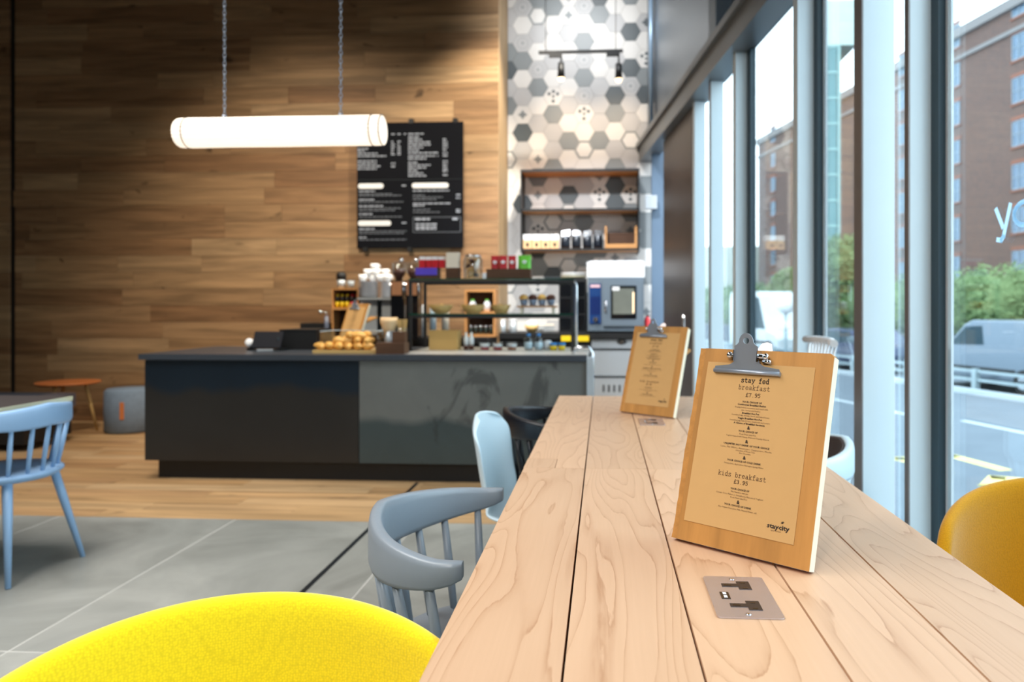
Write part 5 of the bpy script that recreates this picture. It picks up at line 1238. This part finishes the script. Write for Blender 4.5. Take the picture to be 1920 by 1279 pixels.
for (a, c, y_) in ((671, 719, 348), (772, 841, 348), (671, 733, 418)):
    bb = nb(); r_ = .026; x0_, x1_ = ml(a) + r_, ml(c) - r_; P = [(x1_ + r_ * math.cos(q), r_ * math.sin(q)) for q in [(-PI / 2 + PI * i / 8) for i in range(9)]] + [(x0_ - r_ * math.cos(q), -r_ * math.sin(q)) for q in [(-PI / 2 + PI * i / 8) for i in range(9)]]
    prism(bb, P, 0, .002, Matrix.Translation((0, -.0152, mz(y_))) @ Matrix.Rotation(PI / 2, 4, 'X')); obj('heading_pill', bb, M_white, t)

# ================================================================== PENDANT LAMP
ly = 3.45; l0, l1 = W(334, 250, ly), W(719, 244, ly)
r0 = .070; zc = (l0.z + l1.z) / 2
t = thing('tube_pendant', 'glowing ribbed paper tube pendant lamp hanging on two chains', 'lamp', ((l0.x + l1.x) / 2, ly, zc)); w = (l1.x - l0.x) / 2
bb = nb(); n = 48; rings = []
for x, rs in ((-w, .86), (-w + .012, .97), (-w + .045, 1.0), (-w + .052, .975), (-w + .06, 1.0), (-w * .5, .985), (0, 1.0), (w * .5, .985), (w - .06, 1), (w - .052, .975), (w - .045, 1), (w - .008, 1.0), (w, .95)):
    rings.append([bb.verts.new((x, r0 * rs * (1 + .03 * (-1) ** j) * math.cos(2 * PI * j / n), r0 * rs * (1 + .03 * (-1) ** j) * math.sin(2 * PI * j / n))) for j in range(n)])
for A, B in zip(rings, rings[1:]):
    for j in range(n): bb.faces.new((A[j], A[(j + 1) % n], B[(j + 1) % n], B[j]))
bb.faces.new(rings[0]); bb.faces.new(rings[-1][::-1]); obj('lamp_shade', bb, M_lampglow, t)
for x in (-w + .052, w - .052, w - .004):
    bb = nb(); tube(bb, [(x, r0 * 1.035 * math.cos(i * PI / 16), r0 * 1.035 * math.sin(i * PI / 16)) for i in range(32)], .0022, 6, True); obj('wire_ring', bb, M_wire, t)
for px in (421, 639):
    X = WX(px, ly) - t.location.x; bb = nb(); z_ = r0 + .005; i = 0
    lathe(bb, [(.012, r0 - .004), (.012, r0 + .012)], (X, 0, 0), 12)
    while z_ < CEIL - zc - .02:
        a = i % 2 * PI / 2; P = []
        for q in range(8):
            u = .007 * math.cos(q * PI / 4); v = .013 * math.sin(q * PI / 4); P.append((X + u * math.cos(a), u * math.sin(a), z_ + .012 + v))
        tube(bb, P, .0022, 5, True); z_ += .0205; i += 1
    obj('chain', bb, M_clipmetal, t)

# ================================================================== STREET
GZ = -1.0
st = nb(); bx(st, 1.2, 60, -30, 140, GZ - .2, GZ); tag(obj('ground', st, M_tarmac), kind='structure')
def sg(px, py): return G(px, py, GZ)
# far kerb and pavement follow the street line
ka, kb = sg(1781, 731), sg(1920, 752); kd = (ka - kb).normalized(); kn = Vector((kd.y, -kd.x, 0)); 
if kn.x < 0: kn = -kn
MK = Matrix(((kd.x, kn.x, 0, kb.x), (kd.y, kn.y, 0, kb.y), (0, 0, 1, GZ), (0, 0, 0, 1)))
def kbox(name, a0, a1, b0, b1, z0, z1, m, par=None, bev=0):
    bb = nb(); bx(bb, a0, a1, b0, b1, z0, z1, MK); return obj(name, bb, m, par, bev)
MKI = MK.inverted()
def klocal(px, py, z=GZ): return MKI @ G(px, py, z)
tag(kbox('kerb', -30, 90, -.25, .0, 0, .12, M_paint), kind='structure')
# road paint
t = kbox('road_line', klocal(1920, 812).x - 6, klocal(1801, 789).x, klocal(1860, 800).y - .08, klocal(1860, 800).y + .08, .0, .004, M_paint); tag(t, 'long white lane line painted on the tarmac behind the railings', 'road marking')
q = klocal(1570, 750); t = kbox('road_line', q.x - 3, q.x + 6, q.y - .08, q.y + .08, .0, .004, M_paint); tag(t, 'white lane line seen in the narrow window left of the wide post', 'road marking')
q = klocal(1850, 897); bb = nb()
for i, (dx, P) in enumerate(((0, [(0, 0), (.5, 1), (1, 0)]), (1.3, [(0, 0), (0, 1), (.6, 1), (1, .5), (.6, 0), (0, 0)]), (2.6, [(0, 0), (1, 0), (1, 1), (0, 1)]))):
    stroke(bb, [(q.x - 2.2 + dx + a * .9, q.y - .3 + c * .9) for a, c in P], .2, MK @ Matrix.Translation((0, 0, 0)), 0, .004)
tag(obj('road_lettering', bb, M_ypaint), 'faded yellow painted letters on the road beyond the yellow chair', 'road marking')
# white knee rail
t = thing('knee_rail', 'low white painted knee rail along the far kerb', 'railing', MK @ Vector((0, .3, 0)), math.atan2(kd.y, kd.x))
for i in range(22):
    bb = nb(); bx(bb, -.07, .07, -.07, .07, 0, .6); obj('post', bb, M_rail, t, .02, (-6 + i * 2.6, 0, 0))
for z_ in (.28, .5):
    bb = nb(); bx(bb, -7, 50, -.03, .03, z_, z_ + .07); obj('rail', bb, M_rail, t)
# vehicles: side profile extruded, windows, wheels
def vehicle(name, label, cat, px, py, L, H, m, van=True, flip=1, wdt=1.8, yoff=0, rot=0):
    while py > 620 and klocal(px, py).y < 1.5: py -= .25
    p = G(px, py, GZ); t = thing(name, label, cat, p, math.atan2(kd.y, kd.x) + rot)
    if van: P = [(0, .3), (.02, .75), (.25, .95), (.95, 1.1), (1.6, H * .93), (1.9, H), (L - .15, H), (L, H * .85), (L, .3)]
    else: P = [(0, .3), (.03, .7), (.9, .92), (1.5, H * .97), (2.2, H), (3.0, H * .96), (3.6, .98), (L - .1, .88), (L, .6), (L, .3)]
    RX = Matrix.Diagonal((-flip, 1, 1, 1)) @ Matrix.Translation((-L * 0, 0, 0)) @ Matrix.Rotation(PI / 2, 4, 'X')
    bb = nb(); prism(bb, P, -wdt / 2, wdt / 2, RX); obj('body', bb, m, t, .07, seg=3)
    gl = [(1.08, 1.16), (1.68, H * .90), (2.25, H * .92), (2.3, 1.2)] if van else [(1.05, .95), (1.55, H * .93), (2.9, H * .93), (3.4, .98)]
    for s_ in (-1, 1):
        bb = nb(); prism(bb, gl, s_ * (wdt / 2 + .002) - .004, s_ * (wdt / 2 + .002) + .004, RX); obj('side_window', bb, M_carglass, t)
        if van:
            bb = nb(); prism(bb, [(.9, .5), (L - 1.1, .5), (L - 1.1, .62), (.9, .62)], s_ * (wdt / 2 + .004) - .006, s_ * (wdt / 2 + .004) + .006, RX); obj('side_moulding', bb, M_tyre, t)
        for X in (.75, L - .8):
            bb = nb(); lathe(bb, [(.32, -.1), (.33, 0), (.32, .1)], (0, 0, 0), 24); bmesh.ops.transform(bb, matrix=Matrix.Translation((-flip * X, s_ * (wdt / 2 - .06), .33)) @ Matrix.Rotation(PI / 2, 4, 'X'), verts=bb.verts); wh = obj('wheel', bb, M_tyre, t)
            bb = nb(); lathe(bb, [(.19, -.11), (.2, .11)], (0, 0, 0), 20); bmesh.ops.transform(bb, matrix=Matrix.Translation((-flip * X, s_ * (wdt / 2 - .06), .33)) @ Matrix.Rotation(PI / 2, 4, 'X'), verts=bb.verts); obj('hub', bb, M_chrome, wh)
    bb = nb(); bx(bb, -.02, .03, -.7, -.4, .62, .8, Matrix.Diagonal((-flip, 1, 1, 1))); bx(bb, -.02, .03, .4, .7, .62, .8, Matrix.Diagonal((-flip, 1, 1, 1))); obj('headlamps', bb, M_vanwhite, t)
    bb = nb(); bx(bb, L - .03, L + .02, -.8, -.6, .7, 1.0, Matrix.Diagonal((-flip, 1, 1, 1))); bx(bb, L - .03, L + .02, .6, .8, .7, 1.0, Matrix.Diagonal((-flip, 1, 1, 1))); obj('tail_lamps', bb, M_tail, t)
    return t
vehicle('van', 'silver panel van parked beyond the railings behind the right window', 'van', 1779, 722, 4.4, 1.84, M_van)
vehicle('car', 'dark blue hatchback with red tail lamps seen either side of the wide window post', 'car', 1545, 686, 4.2, 1.45, M_carblue, van=False)
vehicle('van', 'plain white box van seen behind the clipboard clip', 'van', 1492, 668, 4.8, 2.9, M_vanwhite, flip=-1)
# fence and hedge beyond the far pavement
fy0 = 3.2
t = thing('street_wall', 'dark low boundary wall below the hedge across the street', 'wall', MK @ Vector((0, fy0 + 3.0, 0)), math.atan2(kd.y, kd.x))
bb = nb(); bx(bb, -14, 70, -.1, .1, 0, 1.0); obj('wall_body', bb, mat('dark_boundary', srgb(78, 84, 98), .8), t)
bb = nb(); bx(bb, -14, 70, -.13, .13, 1.0, 1.06); obj('coping', bb, M_stone, t)
def foliage(name, label, cat, blobs, nleaf, size, m, kind=None, trunk=None, seed=1, group=None):
    rr = random.Random(seed); verts = []; faces = []
    for i in range(nleaf):
        c, r3 = blobs[rr.randrange(len(blobs))]; u = Vector((rr.gauss(0, 1), rr.gauss(0, 1), rr.gauss(0, 1))).normalized() * rr.uniform(.72, 1.02)
        p = Vector(c) + Vector((u.x * r3[0], u.y * r3[1], u.z * r3[2])); a = Vector((rr.gauss(0, 1), rr.gauss(0, 1), rr.gauss(0, 1))).normalized(); b_ = a.orthogonal().normalized()
        s = size * rr.uniform(.6, 1.3); k = len(verts)
        verts += [p - a * s, p + b_ * s * .5, p + a * s, p - b_ * s * .5]; faces.append((k, k + 1, k + 2, k + 3))
    me = bpy.data.meshes.new(name); me.from_pydata([tuple(v) for v in verts], [], faces); me.materials.append(m)
    root = thing(name, label, cat, (0, 0, 0), 0, group); o = bpy.data.objects.new('foliage', me); C.objects.link(o); o.parent = root; o['kind'] = 'stuff'
    b0 = nb()
    for c, r3 in blobs: ball(b0, c, 1, r3[0] * .8, r3[1] * .8, r3[2] * .8, 12, 8)
    obj('inner_foliage', b0, m, root)
    if trunk: b0 = nb(); tube(b0, trunk, [.14, .09], 10); obj('trunk', b0, M_trunk, root)
    base = trunk[0] if trunk else (MK @ Vector((0, fy0 + 4.2, 0)))
    root.location = base
    for ch in root.children: ch.location = -Vector(base)
    return root
hb = [(tuple(MK @ Vector((-12 + i * 2.2, fy0 + 4.5 + R.uniform(-.2, .2), 1.9 + R.uniform(-.1, .25)))), (1.6, 1.3, 1.7)) for i in range(30)]
foliage('hedge', 'long clipped green hedge across the street below the brick building', 'hedge', hb, 60000, .10, M_leaf)
for i, (px, Y, h, s) in enumerate(((1585, 38, 5.6, 1.9), (1488, 46, 4.6, 1.6))):
    p = W(px, 600, Y); foliage('street_tree', ['round pale green tree seen in the window left of the wide post', 'small green tree behind the white box van'][i], 'tree', [((p.x, Y, GZ + h - 1.6), (s, s, s)), ((p.x + .8, Y + .3, GZ + h - 2.5), (s * .8,) * 3), ((p.x - .9, Y, GZ + h - 2.6), (s * .8,) * 3)], 9000, .13, M_leaf, trunk=[(p.x, Y, GZ), (p.x, Y, GZ + h - 2)], seed=i + 9)
# street lamp globe
p = W(1473, 573, 24); t = thing('globe_lamp', 'round white globe lamp outside above the white box van', 'street lamp', (p.x, 24, GZ)); bb = nb(); tube(bb, [(0, 0, 0), (0, 0, p.z - GZ - .2)], .05, 10); obj('pole', bb, M_rail, t); bb = nb(); ball(bb, (0, 0, p.z - GZ), .27, u=20, v=14); obj('globe', bb, M_vanwhite, t)
# brick warehouse
A = Vector((28.5, 52.3, 0)); B = Vector((20.7, 91.3, 0)); bdv = (B - A).normalized(); bn = Vector((bdv.y, -bdv.x, 0))
if bn.x < 0: bn = -bn
MBk = Matrix(((bn.x, bdv.x, 0, A.x), (bn.y, bdv.y, 0, A.y), (0, 0, 1, GZ), (0, 0, 0, 1)))
t = thing('brick_warehouse', 'tall red-brown brick warehouse with arched windows across the street', 'building'); t.matrix_world = MBk
TOP = 23.3
bb = nb(); bx(bb, 0, 14, -26, 44, 0, TOP); obj('wall', bb, M_brick, t)
bb = nb(); bx(bb, -.35, 0, -26, 44, TOP - .5, TOP + .2); bx(bb, -.2, 0, -26, 44, TOP - 2.2, TOP - 1.9); obj('cornice', bb, M_stone, t)
bb = nb(); bx(bb, -.15, 0, -26, 44, 4.0, 4.3); obj('string_course', bb, M_stone, t)
wm = nb(); bx(wm, -.03, .0, -.62, .62, 0, 1.75)
for (a, c, d, e) in ((-.62, .62, 0, .08), (-.62, .62, 1.67, 1.75), (-.62, -.54, 0, 1.75), (.54, .62, 0, 1.75), (-.04, .04, 0, 1.75), (-.62, .62, .84, .9)): bx(wm, -.07, -.031, a, c, d, e, None, 1)
wmo = obj('window', wm, [M_bwin, M_bframe], t, 0, (0, 0, 5))
archm = nb(); bx(archm, -.06, -.0, -.75, .75, 1.80, 2.05); bx(archm, -.1, 0, -.75, .75, -.15, -.02); aro = obj('window_arch', archm, M_brickred, t, 0, (0, 0, 5))
first = True
for c in range(-3, 7):
    for r_ in range(7):
        zz_ = 2.25 + CZ - GZ + (-.2) + r_ * 2.98 - .15
        yy_ = c * 6.6
        if first: o, ar = wmo, aro; first = False
        else:
            o = wmo.copy(); C.objects.link(o); ar = aro.copy(); C.objects.link(ar)
        o.location = (0, yy_, zz_ + 2.2 - 2.0); ar.location = o.location
for yy_ in (-3.6, -2.9): bb = nb(); tube(bb, [(-.12, yy_, 0), (-.12, yy_, TOP - .5)], .09, 10); obj('downpipe', bb, M_stone, t)
# teal glazed stair tower nearer than the warehouse
p0 = WX(1541, 40); p1_ = WX(1574, 40); t = thing('glazed_tower', 'narrow teal glazed stair tower seen left of the wide window post', 'building', (p0, 40, GZ)); wd_ = p1_ - p0
ztp = WZ(1560, 86, 40) - GZ
bb = nb(); bx(bb, 0, wd_, 0, 3, 0, ztp); obj('glazing', bb, M_teal, t)
bb = nb(); bx(bb, -.1, wd_ + .9, -.1, 3, ztp, ztp + 2.4); obj('roof_storey', bb, mat('pale_tower_head', srgb(190, 206, 200), .6), t)
for k in range(14):
    z_ = ztp - k * 1.36; bb = nb(); bx(bb, -.02, wd_ + .02, -.06, -.001, z_ - .12, z_); obj('transom', bb, M_tealframe, t)
for X in (-.02, wd_ - .12): bb = nb(); bx(bb, X, X + .14, -.12, -.061, 0, ztp); obj('mullion', bb, M_tealframe, t)
# low pale building at the far end of the street
p = WX(1350, 100); t = thing('low_building', 'distant low pale building at the end of the street', 'building', (p, 100, GZ)); bb = nb(); bx(bb, -6, 12.5, 0, 6, 0, WZ(1360, 462, 100) - GZ); obj('wall', bb, mat('pale_render', srgb(196, 200, 190), .8), t)
for k in range(5): bb = nb(); bx(bb, 0, 1.1, -.05, 0, 0, 1.6); obj('window', bb, M_bwin, t, 0, (-4 + k * 3, 0, 3.5))
